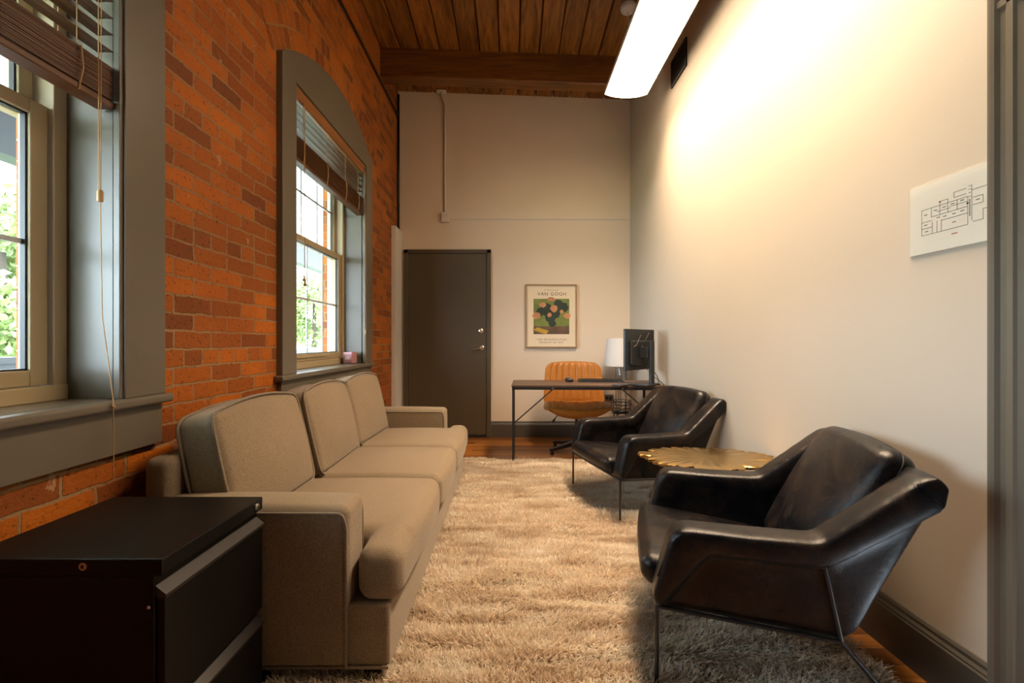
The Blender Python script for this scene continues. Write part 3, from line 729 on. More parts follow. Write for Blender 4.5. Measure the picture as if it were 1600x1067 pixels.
# ------------------------------------------------------------------ leather armchairs
def armchair(loc, rz, label):
    t = thing('armchair', label, 'armchair', loc, rz, 'black leather armchairs')
    HY = 0.36
    band = [(-0.018, 0.305), (0.034, 0.500), (0.055, 0.528), (0.085, 0.540), (0.26, 0.536), (0.455, 0.540), (0.700, 0.742), (0.735, 0.752), (0.762, 0.725), (0.756, 0.665), (0.735, 0.650), (0.47, 0.462), (0.15, 0.466), (0.008, 0.275)]
    panel = [(0.0, 0.268), (0.515, 0.240), (0.560, 0.270), (0.745, 0.665), (0.72, 0.70), (0.46, 0.50), (0.10, 0.50), (0.02, 0.30)]
    sh = MB()
    for s_ in (-1, 1):
        y0, y1 = sorted((s_*0.272, s_*0.390)); sh.prism(band, 'y', y0, y1)
        y0, y1 = sorted((s_*0.285, s_*0.350)); sh.prism(panel, 'y', y0, y1)
    sh.prism([(0.50, 0.265), (0.555, 0.265), (0.762, 0.69), (0.755, 0.735), (0.725, 0.750), (0.68, 0.68)], 'y', -0.34, 0.34)
    sh.prism([(-0.005, 0.268), (0.52, 0.240), (0.56, 0.27), (0.52, 0.290), (-0.01, 0.298)], 'y', -0.34, 0.34)
    o = sh.build('shell', M['leather'], t, smooth=True); remesh(o, 0.0095, 32, 0.5)
    for s_ in (-1, 1):
        yy = s_*0.374
        MB().tube(fillet([(0.002, yy, 0.38), (0.044, yy, 0.500), (0.085, yy, 0.531), (0.26, yy, 0.528), (0.455, yy, 0.532), (0.700, yy, 0.732)], 0.03), 0.0022, 6).build('seam', M['leather_dark'], o)
        MB().tube([(0.456, s_*0.277, 0.49), (0.455, s_*0.30, 0.5335), (0.456, s_*0.36, 0.5335), (0.464, s_*0.384, 0.505), (0.470, s_*0.386, 0.47)], 0.0022, 6).build('seam', M['leather_dark'], o)
    def seatfn(p): return [p[0], p[1], p[2] - 0.065*(p[0]/0.27)*0.5]
    MB().rbox(0.535, 0.565, 0.100, 0.040, T(0.222, 0, 0.314), (0.012, 0, 0.018), 10, 4, seatfn).build('seat_cushion', M['leather'], t, smooth=True)
    def backfn(p):
        u, v_ = p[1]/0.255, p[2]/0.265
        return [p[0]*(1-0.25*max(0, v_)*abs(v_)), p[1]*(1-0.05*max(0, v_)**2), p[2]*(1-0.05*u*u*max(0, v_))]
    bc = MB().rbox(0.135, 0.51, 0.530, 0.045, T(0.615, 0, 0.545, 0, 0, math.radians(27)), (0.030, 0.0, 0.0), 10, 4, backfn).build('back_cushion', M['leather'], t, smooth=True)
    mt = T(0.615, 0, 0.545, 0, 0, math.radians(27)); path = []
    for (sy, sz, a0) in ((1, 1, 0), (-1, 1, 90), (-1, -1, 180), (1, -1, 270)):
        for k in range(9):
            an = math.radians(a0+90*k/8); path.append((0.0, sy*(0.255-0.045)+0.0455*math.cos(an), sz*(0.265-0.045)+0.0455*math.sin(an)))
    ref = []
    for q in range(len(path)):
        p0, p1 = Vector(path[q]), Vector(path[(q+1) % len(path)]); ns = max(1, int((p1-p0).length/0.04))
        for s2 in range(ns): ref.append(p0.lerp(p1, s2/ns))
    MB().tube([mt @ Vector(backfn(p)) for p in ref], 0.0035, 6, closed=True).build('piping', M['leather_dark'], bc, smooth=True)
    fr = MB()
    for s_ in (-1, 1):
        yy = s_*HY
        fr.tube([(0.0, yy, 0.278), (0.511, yy, 0.250)], 0.007, 8)
        fr.tube(fillet([(0.0, yy, 0.278), (0.15, yy, 0.464), (0.47, yy, 0.460), (0.745, yy, 0.654)], 0.02), 0.006, 8)
        fr.tube([(0.47, yy, 0.460), (0.511, yy, 0.250)], 0.006, 8)
    fr.tube([(0.0, -HY, 0.278), (0.0, HY, 0.278)], 0.007, 8); fr.tube([(0.511, -HY, 0.250), (0.511, HY, 0.250)], 0.007, 8)
    fr.build('frame', M['black_metal'], t, smooth=True, angle=50)
    for s_ in (-1, 1):
        yy = s_*HY
        MB().tube([(0.0, yy, 0.280), (0.0, yy, 0.012)], 0.007, 8).tube([(0.0, yy, 0.030), (0.0, yy, 0.010)], 0.010, 8).build('leg', M['black_metal'], t, smooth=True, angle=50)
        MB().tube([(0.508, yy, 0.253), (0.71, yy, 0.012)], 0.007, 8).tube([(0.697, yy, 0.030), (0.71, yy, 0.010)], 0.010, 8).build('leg', M['black_metal'], t, smooth=True, angle=50)
    return t
armchair((0.554, 1.798, 0.0), math.radians(-15), 'nearer black leather armchair, closest to the grey doorway casing')
armchair((0.560, 3.109, 0.0), math.radians(15.4), 'farther black leather armchair, in front of the desk')

# ------------------------------------------------------------------ brass side table
tb = thing('side_table', 'round ragged-edged brass side table between the two armchairs', 'side table', (1.012, 2.378, 0))
n = 220; pts = []
rr = random.Random(5)
notch = [(3.05, 0.07, 0.055), (3.45, 0.05, 0.04), (2.55, 0.10, 0.05), (1.95, 0.05, 0.06), (2.2, 0.03, 0.03), (0.15, 0.03, 0.09), (0.55, 0.025, 0.06), (5.9, 0.03, 0.10), (1.25, 0.03, 0.05), (0.9, 0.02, 0.05), (4.2, 0.08, 0.05), (5.1, 0.05, 0.04)]
for i in range(n):
    a = 2*math.pi*i/n
    r = 0.335 + 0.014*math.sin(3*a+0.6) + 0.010*math.sin(7*a+1.0) + 0.007*math.sin(17*a) + rr.uniform(-0.004, 0.004)
    for (c, wd, dp) in notch:
        d = abs((a-c+math.pi) % (2*math.pi)-math.pi)
        if d < wd: r -= dp*(1-(d/wd)**2)
    pts.append((r*math.cos(a), r*math.sin(a)*0.69))
vs = []; fs = []
rings = [(0.0, 0.5195), (0.35, 0.5200), (0.7, 0.5195), (0.93, 0.5190), (1.0, 0.516), (1.0, 0.506), (0.9, 0.502), (0.0, 0.502)]
for (k, z) in rings[1:-1]:
    for i, (x, y) in enumerate(pts):
        dz = (0.0022*math.sin(i*0.9) + 0.0015*math.sin(i*2.3))*k**4
        vs.append((x*k, y*k, z+dz))
m6 = len(rings)-2
for j in range(m6-1):
    for i in range(n): fs.append((j*n+i, j*n+(i+1) % n, (j+1)*n+(i+1) % n, (j+1)*n+i))
vs.append((0, 0, 0.5205)); vs.append((0, 0, 0.502))
for i in range(n): fs.append((len(vs)-2, i, (i+1) % n)); fs.append((len(vs)-1, (m6-1)*n+(i+1) % n, (m6-1)*n+i))
MB().add(vs, fs).build('table_top', M['gold'], tb, smooth=True, angle=50)
for k in range(3):
    a = math.radians(30+120*k); MB().tube([(0.10*math.cos(a), 0.10*math.sin(a), 0.505), (0.17*math.cos(a), 0.17*math.sin(a), 0.25), (0.22*math.cos(a), 0.20*math.sin(a), 0.011)], 0.011, 8).build('leg', M['gold'], tb, smooth=True)

# ------------------------------------------------------------------ desk
DX0, DX1, DYF, DYK, DZT = 0.0, 1.368, 4.05, 4.60, 0.730
dk = thing('desk', 'walnut-topped desk with thin black metal legs by the end wall', 'desk', (0.684, 4.325, 0), math.radians(-2.0))
dx, dy = (DX1-DX0)/2-0.004, (DYK-DYF)/2
MB().box(-dx, dx, -dy, dy, DZT-0.018, DZT).build('desk_top', M['walnut'], dk, bevel=0.002)
MB().box(-dx+0.005, dx-0.005, -dy+0.004, -dy+0.026, DZT-0.042, DZT-0.018).box(-dx+0.005, dx-0.005, dy-0.026, dy-0.004, DZT-0.042, DZT-0.018).box(-dx+0.005, -dx+0.027, -dy+0.004, dy-0.004, DZT-0.042, DZT-0.018).box(dx-0.027, dx-0.005, -dy+0.004, dy-0.004, DZT-0.042, DZT-0.018).build('under_frame', M['black_metal'], dk)
for sx in (-1, 1):
    for sy in (-1, 1):
        x = sx*(dx-0.017) if not (sx > 0 and sy > 0) else dx-0.05; x -= 0.012 if (sx < 0 and sy > 0) else 0; y = sy*(dy-0.016); MB().box(x-0.011, x+0.011, y-0.011, y+0.011, 0.0, DZT-0.03).build('leg', M['black_metal'], dk)
        MB().lathe([(0.013, 0), (0.013, 0.012), (0.010, 0.014)], 10, T(x, y, 0)).build('foot', M['black_metal'], dk)
for sx in (-1, 1):
    MB().tube([(sx*(dx-0.02), -dy+0.015, 0.385), (sx*(dx-0.37), -dy+0.015, DZT-0.038)], 0.006, 8).build('brace', M['black_metal'], dk)
    MB().lathe([(0, 0), (0.009, 0), (0.008, 0.004), (0, 0.004)], 12, T(sx*(dx-0.37), -dy+0.004, DZT-0.03, 0, math.radians(90))).build('bolt', M['chrome'], dk)

# keyboard, mouse, monitor, pad, cable
kb = thing('keyboard', 'flat black keyboard lying on the desk', 'keyboard', (0.86, 4.42, DZT), math.radians(-3))
MB().prism([(-0.07, 0.001), (0.07, 0.001), (0.07, 0.022), (-0.07, 0.010)], 'x', -0.215, 0.215).build('body', M['black_plastic'], kb)
for r_ in range(5):
    row = MB()
    for k in range(15):
        x = -0.20+k*0.0272; y = -0.052+r_*0.026; z = 0.0095+ (y+0.07)/0.14*0.012
        row.box(x, x+0.023, y-0.010, y+0.010, z, z+0.006)
    row.build('key_row', M['black_plastic'], kb)
MB().box(0.145, 0.178, -0.0712, -0.0702, 0.003, 0.008).build('label_plate', M['off_white'], kb)
ms = thing('computer_mouse', 'small black computer mouse on the desk left of the keyboard', 'mouse', (0.555, 4.42, DZT), 0.2)
MB().rbox(0.062, 0.105, 0.034, 0.015, T(0, 0, 0.0175), (0,0,0.006)).build('body', M['black_plastic'], ms, smooth=True)
MB().box(-0.003, 0.003, 0.015, 0.035, 0.034, 0.042).build('wheel', M['off_white'], ms)
mo = thing('computer_monitor', 'black computer monitor seen from behind on the desk', 'monitor', (1.16, 4.11, DZT), math.radians(45))
# local +y = screen side
MB().box(-0.255, 0.255, 0.0, 0.022, 0.135, 0.500).build('panel', M['black_plastic'], mo, bevel=0.004)
MB().box(-0.248, 0.248, 0.022, 0.0235, 0.145, 0.493).build('screen', M['dark_screen'], mo)
MB().prism([(-0.19, 0.18), (0.20, 0.155), (0.20, 0.40), (-0.19, 0.40)], 'y', -0.022, 0.001).build('rear_housing', M['black_plastic'], mo, bevel=0.012)
MB().box(-0.028, 0.028, -0.125, -0.095, 0.01, 0.40).build('stand_column', M['black_plastic'], mo, bevel=0.006)
MB().box(-0.05, 0.05, -0.098, -0.020, 0.24, 0.34).build('mount', M['black_plastic'], mo, bevel=0.004)
MB().rbox(0.24, 0.19, 0.014, 0.006, T(0, -0.04, 0.0075)).build('stand_base', M['black_plastic'], mo, smooth=True)
MB().tube([(-0.21, -0.004, 0.31), (-0.12, -0.030, 0.36), (-0.05, -0.032, 0.45), (-0.01, -0.030, 0.44), (0.03, -0.03, 0.40), (0.10, -0.03, 0.47)], 0.0013, 6).build('cable', M['cable_reflection'], mo, smooth=True)  # grey line drawn as a cable's reflection on the monitor back
MB().tube(fillet([(-0.02, -0.03, 0.36), (-0.06, -0.05, 0.26), (-0.02, -0.05, 0.16), (0.0, -0.08, 0.13)], 0.05), 0.003, 6).build('cable', M['black_plastic'], mo, smooth=True)
cb = tag(MB().tube(fillet([(1.27, 4.10, 0.86), (1.30, 4.05, 0.80), (1.33, 4.12, 0.735), (1.20, 4.25, 0.735), (1.02, 4.30, 0.736), (0.93, 4.42, 0.735)], 0.08, 6), 0.0035, 6).tube(fillet([(1.24, 4.02, 0.82), (1.30, 3.99, 0.77), (1.345, 4.02, 0.735)], 0.05), 0.0035, 6).build('cable', M['black_plastic'], smooth=True), 'loose black cables trailing over the desk behind the monitor', 'cable')
nb = thing('notepad', 'thin dark notepad on the desk in front of the monitor base', 'notepad', (0.955, 4.02, DZT), math.radians(40))
MB().box(-0.065, 0.065, -0.045, 0.045, 0.001, 0.008).build('cover', M['notepad'], nb)
MB().box(-0.063, 0.063, -0.043, 0.043, 0.008, 0.010).build('sheet', M['notepad'], nb)

# ------------------------------------------------------------------ lamp on wire stand
ws = thing('wire_stand', 'black wire stand holding the lamp in the far corner', 'stand', (1.205, 5.02, 0))
r_ = MB()
for z, rad in ((0.335, 0.095), (0.365, 0.105), (0.40, 0.108), (0.435, 0.108), (0.468, 0.105)):
    r_.tube([(rad*math.cos(2*math.pi*k/28), rad*math.sin(2*math.pi*k/28), z) for k in range(28)], 0.0045, 6, closed=True)
for k in range(14):
    a = 2*math.pi*k/14; r_.tube([(0.095*math.cos(a), 0.095*math.sin(a), 0.335), (0.108*math.cos(a), 0.108*math.sin(a), 0.40), (0.105*math.cos(a), 0.105*math.sin(a), 0.468)], 0.003, 5)
r_.lathe([(0.0, 0.330), (0.095, 0.330), (0.095, 0.338), (0.0, 0.338)], 28)
for sx in (-1, 1): r_.tube(fillet([(sx*0.10, 0, 0.42), (sx*0.135, 0, 0.42), (sx*0.135, 0, 0.36), (sx*0.10, 0, 0.36)], 0.015), 0.004, 6)
r_.build('basket', M['black_metal'], ws, smooth=True, angle=50)
for k in range(4):
    a = math.radians(45+90*k); MB().tube([(0.085*math.cos(a), 0.085*math.sin(a), 0.335), (0.13*math.cos(a), 0.13*math.sin(a), 0.0)], 0.005, 6).build('leg', M['black_metal'], ws)
lm = thing('table_lamp', 'table lamp with white drum shade and clear ribbed column', 'lamp', (1.205, 5.02, 0.339))
MB().lathe([(0, 0), (0.07, 0), (0.07, 0.018), (0.06, 0.022), (0, 0.022)], 28).build('base', M['black_metal'], lm, smooth=True, angle=40)
MB().lathe([(0.058, 0.022), (0.062, 0.03), (0.062, 0.55), (0.058, 0.56), (0.020, 0.565)], 32, cap=False).build('column', M['lamp_glass'], lm, smooth=True)
for k in range(10):
    a = 2*math.pi*k/10; MB().tube([(0.060*math.cos(a), 0.060*math.sin(a), 0.022), (0.060*math.cos(a), 0.060*math.sin(a), 0.56)], 0.0028, 6).build('rib', M['black_metal'] if k % 2 else M['off_white'], lm)
MB().lathe([(0.184, 0.512), (0.158, 0.815), (0.156, 0.815), (0.182, 0.512)], 40, cap=False).build('lamp_shade', M['lamp_shade'], lm, smooth=True, angle=60)
MB().tube([(0, 0, 0.56), (0, 0, 0.80)], 0.006, 8).tube([(-0.155, 0, 0.80), (0.155, 0, 0.80)], 0.002, 5).tube([(0, -0.155, 0.80), (0, 0.155, 0.80)], 0.002, 5).build('harp', M['chrome'], lm)

# ------------------------------------------------------------------ office chair
oc = thing('office_chair', 'tan leather swivel chair with channel-stitched back behind the desk', 'office chair', (0.655, 4.78, 0))
def pad(nx, nz, front, back, name, mat, parent):
    vs = []; fs = []
    for f in (front, back):
        for j in range(nz+1):
            for i in range(nx+1): vs.append(f(-1+2*i/nx, j/nz))
    N = (nx+1)*(nz+1); q = lambda i, j, k: k*N + j*(nx+1)+i
    for k in (0, 1):
        for j in range(nz):
            for i in range(nx):
                f = (q(i,j,k), q(i+1,j,k), q(i+1,j+1,k), q(i,j+1,k)); fs.append(f if k == 0 else tuple(reversed(f)))
    for j in range(nz):
        fs.append((q(0,j,0), q(0,j+1,0), q(0,j+1,1), q(0,j,1))); fs.append((q(nx,j,0), q(nx,j,1), q(nx,j+1,1), q(nx,j+1,0)))
    for i in range(nx):
        fs.append((q(i,0,0), q(i,0,1), q(i+1,0,1), q(i+1,0,0))); fs.append((q(i,nz,0), q(i+1,nz,0), q(i+1,nz,1), q(i,nz,1)))
    return MB().add(vs, fs).build(name, mat, parent, smooth=True, angle=70)
NCH = 9
def bhw(v):
    wd = 0.325 - 0.030*v
    if v > 0.82: wd -= 0.06*((v-0.82)/0.18)**2.2
    if v < 0.08: wd -= 0.02*((0.08-v)/0.08)**2
    return wd
def bed(u, v): return max(0.0, 1-abs(u)**8)*max(0.02, 1-abs(2*v-1)**10)
def bfront(u, v):
    x = u*bhw(v); z = 0.475 + 0.43*v - 0.012*u*u*(v > 0.6)
    ch = 0.012*abs(math.cos(math.pi*NCH/2*u))**0.5
    return (x, 0.07+0.10*v - 0.05*u*u - (0.012+ch)*bed(u, v), z)
def bback(u, v):
    x = u*bhw(v); z = 0.475 + 0.43*v - 0.012*u*u*(v > 0.6)
    return (x, 0.07+0.10*v - 0.05*u*u + 0.035*bed(u, v), z)
pad(90, 24, bfront, bback, 'backrest', M['tan'], oc)
def sw(v): return 0.355 - 0.05*v - 0.03*(max(0, 0.2-v)/0.2)**2
def stop(u, v):
    ch = 0.010*abs(math.cos(math.pi*NCH/2*u))**0.5
    e = max(0.0, 1-abs(u)**8)*max(0.0, 1-abs(2*v-1)**8)
    return (u*sw(v), -0.43+0.52*v + 0.03*u*u*(1-v), 0.480 + 0.035*abs(u)**2.0 - 0.035*abs(u)**8 + (0.006+ch)*e - 0.025*(1-v)**4)
def sbot(u, v):
    e = max(0.0, 1-abs(u)**4)*max(0.0, 1-abs(2*v-1)**8)
    return (u*sw(v), -0.43+0.52*v + 0.03*u*u*(1-v), 0.470 + 0.035*abs(u)**2.0 - 0.035*abs(u)**8 - 0.085*e - 0.045*(1-v)**4*(1-u*u))
pad(90, 24, stop, sbot, 'seat', M['tan'], oc)
MB().tube([(0, -0.16, 0.10), (0, -0.16, 0.27)], 0.027, 14).tube([(0, -0.16, 0.27), (0, -0.16, 0.395)], 0.016, 14).build('gas_lift', M['black_metal'], oc, smooth=True, angle=50)
MB().box(-0.07, 0.07, -0.28, 0.0, 0.375, 0.40).build('seat_plate', M['black_metal'], oc)
MB().tube(fillet([(0.02, -0.20, 0.385), (-0.20, -0.24, 0.385), (-0.23, -0.245, 0.35)], 0.02), 0.005, 6).tube([(-0.225, -0.244, 0.355), (-0.25, -0.25, 0.32)], 0.012, 8, rads=[0.007, 0.014]).build('lever', M['black_metal'], oc, smooth=True)
hub = MB().lathe([(0.0, 0.06), (0.045, 0.06), (0.045, 0.12), (0.03, 0.135), (0, 0.135)], 18, T(0, -0.16, 0)).build('base_hub', M['black_metal'], oc, smooth=True, angle=40)
for k in range(5):
    a = math.radians(205+72*k); c_, s_ = math.cos(a), math.sin(a)
    MB().prism([(-0.012, 0.0), (0.012, 0.0), (0.012, 0.0), (-0.012, 0.0)], 'y', 0, 0.001) if False else None
    b = MB(); b.add([(0.03, -0.026, 0.07), (0.03, 0.026, 0.07), (0.03, 0.026, 0.115), (0.03, -0.026, 0.115), (0.305, -0.018, 0.035), (0.305, 0.018, 0.035), (0.305, 0.018, 0.062), (0.305, -0.018, 0.062)],
        [(0,1,2,3), (7,6,5,4), (0,4,5,1), (1,5,6,2), (2,6,7,3), (3,7,4,0)], T(0, -0.16, 0, a))
    leg = b.build('base_leg', M['black_metal'], oc, bevel=0.004)
    MB().lathe([(0, 0), (0.018, 0), (0.020, 0.012), (0.012, 0.040), (0, 0.040)], 12, T(0.285*c_, 0.285*s_-0.16, 0)).build('glide', M['black_metal'], leg, smooth=True, angle=50)
for sx in (-1, 1):
    MB().tube(fillet([(sx*0.05, -0.02, 0.385), (sx*0.05, 0.13, 0.40), (sx*0.05, 0.175, 0.62)], 0.06), 0.010, 8).build('back_support', M['black_metal'], oc, smooth=True)

# ------------------------------------------------------------------ framed poster
ps = thing('framed_poster', 'thin oak-framed print on the end wall above the desk', 'poster', (0.459, YB, 1.418))
pw_, ph_ = 0.301, 0.372
fm = MB()
for (x0, x1, z0, z1) in ((-pw_, pw_, ph_-0.016, ph_), (-pw_, pw_, -ph_, -ph_+0.016), (-pw_, -pw_+0.016, -ph_+0.016, ph_-0.016), (pw_-0.016, pw_, -ph_+0.016, ph_-0.016)): fm.box(x0, x1, -0.032, -0.002, z0, z1)
fm.build('frame', M['gold_frame'], ps, bevel=0.002)
pap = MB().box(-pw_+0.012, pw_-0.012, -0.016, -0.003, -ph_+0.012, ph_-0.012).build('print', M['paper'], ps)
yo = -0.0164
def blob(cx, cz, r, seed, sq=1.0):
    q = random.Random(seed); k = 14
    return [(cx+r*(0.8+0.35*q.random())*math.cos(2*math.pi*i/k), cz+sq*r*(0.8+0.35*q.random())*math.sin(2*math.pi*i/k)) for i in range(k)]
ox, oz = 0.459, 1.418
MB().box(0.252-ox, 0.671-ox, yo, -0.016, 1.300-oz, 1.620-oz).build('picture_ground', M['art_green'], pap)
MB().box(0.252-ox, 0.671-ox, yo, -0.016, 1.206-oz, 1.300-oz).build('picture_ground', M['art_brown'], pap)
g = MB()
for i, (cx, cz, r) in enumerate(((0.40, 1.50, 0.075), (0.50, 1.47, 0.085), (0.60, 1.52, 0.06), (0.45, 1.40, 0.06), (0.33, 1.47, 0.05), (0.54, 1.56, 0.05), (0.47, 1.335, 0.045))): g.prism(blob(cx-ox, cz-oz, r, i), 'y', yo-0.0003-0.00005*i, -0.016)
g.build('dark_patch', M['art_dark'], pap)
for i, (cx, cz, r, sq) in enumerate(((0.46, 1.615, 0.05, 0.5), (0.36, 1.55, 0.045, 0.7), (0.29, 1.42, 0.052, 0.8), (0.49, 1.505, 0.042, 1), (0.645, 1.42, 0.042, 0.8), (0.44, 1.43, 0.026, 1), (0.58, 1.47, 0.022, 1))):
    MB().prism(blob(cx-ox, cz-oz, r, 30+i, sq), 'y', yo-0.0012-0.00005*i, -0.016).build('peach_patch', M['art_peach'], pap)
MB().prism([(0.235-ox, 1.255-oz), (0.40-ox, 1.205-oz), (0.43-ox, 1.245-oz), (0.30-ox, 1.285-oz)], 'y', yo-0.0012, -0.016).build('yellow_patch', M['art_yellow'], pap)
def text(body, width, height, cx, cz, mat, parent, y, space=1.1, name='lettering'):
    c = bpy.data.curves.new('t', 'FONT'); c.body = body; c.align_x = 'CENTER'; c.size = 1.0; c.space_character = space; c.extrude = 0.0
    o = bpy.data.objects.new('t', c); COL.objects.link(o); bpy.context.view_layer.update()
    me = bpy.data.meshes.new_from_object(o.evaluated_get(bpy.context.evaluated_depsgraph_get()))
    bpy.data.objects.remove(o); bpy.data.curves.remove(c)
    xs = [v.co.x for v in me.vertices]; zs = [v.co.y for v in me.vertices]; x0, x1, z0, z1 = min(xs), max(xs), min(zs), max(zs)
    for v in me.vertices:
        v.co = ((v.co.x-(x0+x1)/2)/(x1-x0)*width + cx, y, (v.co.y-(z0+z1)/2)/(z1-z0)*height + cz)
    me.materials.clear(); me.materials.append(mat); me.name = name
    o = bpy.data.objects.new(name, me); COL.objects.link(o); o.parent = parent; return o
text('VINCENT', 0.17, 0.017, 0.460-ox, 1.722-oz, M['ink_light'], pap, -0.0168, 1.5)
text('VAN GOGH', 0.335, 0.038, 0.465-ox, 1.677-oz, M['ink'], pap, -0.0168, 1.15)
text('THE METROPOLITAN', 0.345, 0.020, 0.465-ox, 1.143-oz, M['ink'], pap, -0.0168, 1.3)
text('MUSEUM OF ART', 0.285, 0.020, 0.463-ox, 1.110-oz, M['ink'], pap, -0.0168, 1.3)

# ------------------------------------------------------------------ floor plan sign on right wall
sg = thing('floor_plan_sign', 'clear acrylic sign with a black line floor plan on the white wall', 'sign', (XR, 1.435, 1.53))
# local: y along wall (toward viewer is -y), x out of the wall is -x
MB().box(-0.003, -0.001, -0.150, 0.146, -0.116, 0.114).build('paper', M['sign_paper'], sg)
MB().box(-0.0075, -0.0035, -0.150, 0.148, -0.118, 0.116).build('acrylic_cover', M['acrylic'], sg)
ln = MB(); lw = 0.0007
def seg(a, b, c, d, wd=lw): 
    # a,b = start in plan px (u right, v up) -> y = -(u), z = v
    y0, y1 = sorted((-a, -c)); z0, z1 = sorted((b, d)); ln.box(-0.0033, -0.0031, y0-wd, y1+wd, z0-wd, z1+wd)
x0, x1, za, zb2 = -0.10, 0.055, -0.055, 0.030
seg(x0, za, x1, za); seg(x0, zb2, x1, zb2); seg(x0, za, x0, zb2); seg(x1, za, x1, zb2)
for u in (-0.065, -0.035, -0.008, 0.022): seg(u, 0.0, u, zb2)
for u in (-0.062, -0.045, -0.030): seg(u, za, u, -0.018)
for (u0, u1, v) in ((x0, -0.062, -0.012), (x0, -0.062, -0.033), (-0.03, 0.055, -0.02), (-0.065, 0.055, 0.0), (-0.045, 0.0, 0.012), (0.0, 0.055, 0.016)): seg(u0, v, u1, v)
seg(-0.035, zb2, -0.035, 0.042); seg(-0.035, 0.042, -0.008, 0.042); seg(-0.008, 0.042, -0.008, zb2)
seg(0.012, 0.040, 0.05, 0.040); seg(0.012, 0.056, 0.05, 0.056); seg(0.012, 0.040, 0.012, 0.056)
for v in (0.028, 0.04, 0.05, 0.06): seg(0.058, v, 0.064, v)
seg(0.067, -0.045, 0.067, 0.062); seg(0.067, 0.046, 0.11, 0.046)
seg(0.07, 0.0, 0.10, 0.0); seg(0.07, 0.022, 0.10, 0.022); seg(0.10, 0.0, 0.10, 0.022); seg(0.07, -0.05, 0.10, -0.05); seg(0.10, -0.05, 0.10, -0.02); seg(0.10, -0.02, 0.118, -0.02); seg(0.118, -0.02, 0.118, -0.055)
for (u, v) in ((-0.085, 0.012), (-0.05, 0.018), (-0.02, 0.02), (0.008, 0.022), (0.038, 0.024), (-0.085, -0.022), (-0.082, -0.044), (-0.04, -0.008), (-0.018, -0.010), (0.012, -0.010), (0.038, -0.008), (0.012, -0.036), (0.085, 0.012)): seg(u-0.005, v, u+0.005, v, 0.0011)
seg(0.061, -0.03, 0.061, 0.02, 0.0012); seg(0.053, 0.008, 0.056, 0.011, 0.0015)
ln.build('plan_lines', M['ink'], sg)
ln = MB(); seg(0.005, -0.072, 0.022, -0.072, 0.0013); seg(-0.037, 0.040, -0.033, 0.042, 0.0013); ln.build('red_marks', M['red_ink'], sg)

# ------------------------------------------------------------------ wall conduits, vent, outlet
cn = thing('conduit', 'cream painted conduit and junction box on the end wall', 'conduit', (-0.785, YB, 2.60))
MB().tube(fillet([(-0.035, -0.06, 1.44), (-0.03, -0.02, 1.37), (0, -0.013, 1.27), (0, -0.013, 0.03)], 0.05), 0.012, 10).build('tube', M['conduit'], cn, smooth=True)
MB().box(-0.04, 0.055, -0.045, 0, -0.085, 0.03).build('junction_box', M['conduit'], cn, bevel=0.004)
MB().box(0.055, XR+0.785-0.004, -0.012, 0, -0.052, -0.036).build('wire_channel', M['conduit'], cn, bevel=0.002)
MB().box(-0.09, 0.02, -0.08, -0.01, 1.425, 1.435).build('mounting_plate', M['housing'], cn)
pp = thing('pipe', 'thin dark pipe along the top of the brick wall', 'pipe', (XL, 5.25, 3.74))
MB().tube([(0.018, -6.0, 0), (0.018, 0.035, 0)], 0.011, 8).build('horizontal_run', M['black_metal'], pp, smooth=True)
MB().tube([(0.018, 0.04, 0.25), (0.018, 0.04, -1.33)], 0.014, 8).build('vertical_run', M['black_metal'], pp, smooth=True)
vt = thing('air_vent', 'dark square air vent high on the white wall beside the light', 'vent', (XR, 3.763, 3.414))
MB().box(-0.010, -0.001, -0.166, 0.166, -0.113, 0.113).build('back_plate', M['vent_back'], vt)
fm = MB()
for (a, b, c_, d_) in ((-0.166, 0.166, 0.098, 0.113), (-0.166, 0.166, -0.113, -0.098), (-0.166, -0.151, -0.098, 0.098), (0.151, 0.166, -0.098, 0.098)): fm.box(-0.016, -0.001, a, b, c_, d_)
fm.build('frame', M['vent'], vt, bevel=0.002)
for k in range(9):
    z = -0.088+k*0.022; MB().add([(-0.010, -0.151, z+0.008), (-0.010, 0.151, z+0.008), (-0.016, 0.151, z-0.006), (-0.016, -0.151, z-0.006), (-0.008, -0.151, z+0.009), (-0.008, 0.151, z+0.009), (-0.014, 0.151, z-0.005), (-0.014, -0.151, z-0.005)], [(0,1,2,3), (7,6,5,4), (0,4,5,1), (1,5,6,2), (2,6,7,3), (3,7,4,0)]).build('louvre', M['vent'], vt)
ol = thing('wall_outlet', 'grey outlet box with a black plug on the end wall', 'outlet', (1.13, YB, 0.462))
MB().box(-0.055, 0.055, -0.035, 0, -0.036, 0.036).build('box', M['outlet'], ol, bevel=0.004)
for sx in (-0.022, 0.022): MB().lathe([(0, 0), (0.016, 0), (0.016, 0.003), (0, 0.003)], 16, T(sx, -0.035, 0, 0, math.radians(90))).build('socket', M['gap'], ol)
pl = thing('power_plug', 'black plug and cord in the grey outlet behind the tan chair', 'plug', (1.152, YB-0.038, 0.462))
MB().box(-0.014, 0.014, -0.03, 0, -0.014, 0.014).build('plug_body', M['black_plastic'], pl, bevel=0.004)
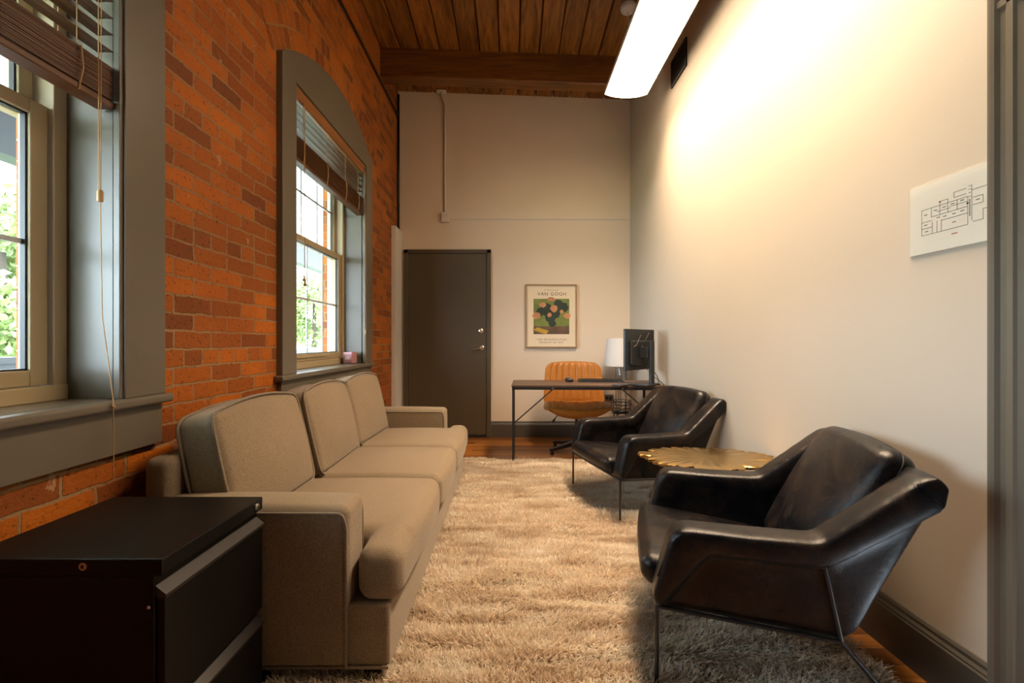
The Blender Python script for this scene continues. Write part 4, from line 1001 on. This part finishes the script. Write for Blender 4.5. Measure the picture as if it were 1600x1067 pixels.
MB().tube(fillet([(0, -0.03, 0), (0.01, -0.07, -0.01), (0.05, -0.12, -0.09), (0.07, -0.10, -0.25), (0.08, -0.06, -0.44)], 0.05), 0.004, 6).build('cord', M['black_plastic'], pl, smooth=True)

# ------------------------------------------------------------------ pendant fluorescent light
FX, FZ, FY1, FY0 = 1.020, 3.345, 4.07, 1.30
pl = thing('pendant_light', 'long glowing white fluorescent pendant hung from the ceiling', 'ceiling light', (FX, (FY0+FY1)/2, FZ))
hl = (FY1-FY0)/2; hwid = 0.188
secl = []
for i in range(13):
    u = -1+2*i/12; secl.append((u*hwid, -0.032*(1-abs(u)**2.4)-0.012))
lens = [(-hwid, 0.014)] + secl + [(hwid, 0.014)]
MB().prism(lens, 'y', -hl+0.006, hl-0.006).build('diffuser', M['lamp_glow'], pl)
MB().box(-hwid-0.006, hwid+0.006, -hl, hl, 0.014, 0.020).box(-hwid-0.006, -hwid-0.001, -hl, hl, -0.012, 0.014).box(hwid+0.001, hwid+0.006, -hl, hl, -0.012, 0.014).prism([(-0.12, 0.02), (0.12, 0.02), (0.09, 0.06), (-0.09, 0.06)], 'y', -hl, hl).build('housing', M['housing'], pl)
for y0, y1 in ((-hl-0.004, -hl+0.006), (hl-0.006, hl+0.004)): MB().prism([(x*1.01, z*1.04) for x, z in lens], 'y', y0, y1).build('end_cap', M['lamp_glow'], pl)
for yy in (hl-0.08, -hl+0.08):
    zc_ = ceil_z(FX, (FY0+FY1)/2+yy)-FZ
    MB().tube([(0, yy, 0.05), (0, yy, zc_-0.03)], 0.004, 6).build('cord', M['housing'], pl)
    MB().lathe([(0, -0.055), (0.025, -0.055), (0.060, -0.040), (0.068, -0.022), (0.068, 0.006), (0, 0.006)], 24, T(0, yy, zc_)).build('canopy', M['housing'], pl, smooth=True, angle=50)

ad = bpy.data.lights.new('lamp_tubes', 'AREA'); ad.shape = 'RECTANGLE'; ad.size = 2*hwid-0.06; ad.size_y = 2*hl-0.06
ad.energy = 48.0; ad.color = LAMP_COL; ad.spread = math.radians(108)
ao = bpy.data.objects.new('lamp_tubes', ad); COL.objects.link(ao); ao.parent = pl; ao.location = (0, 0, -0.050)
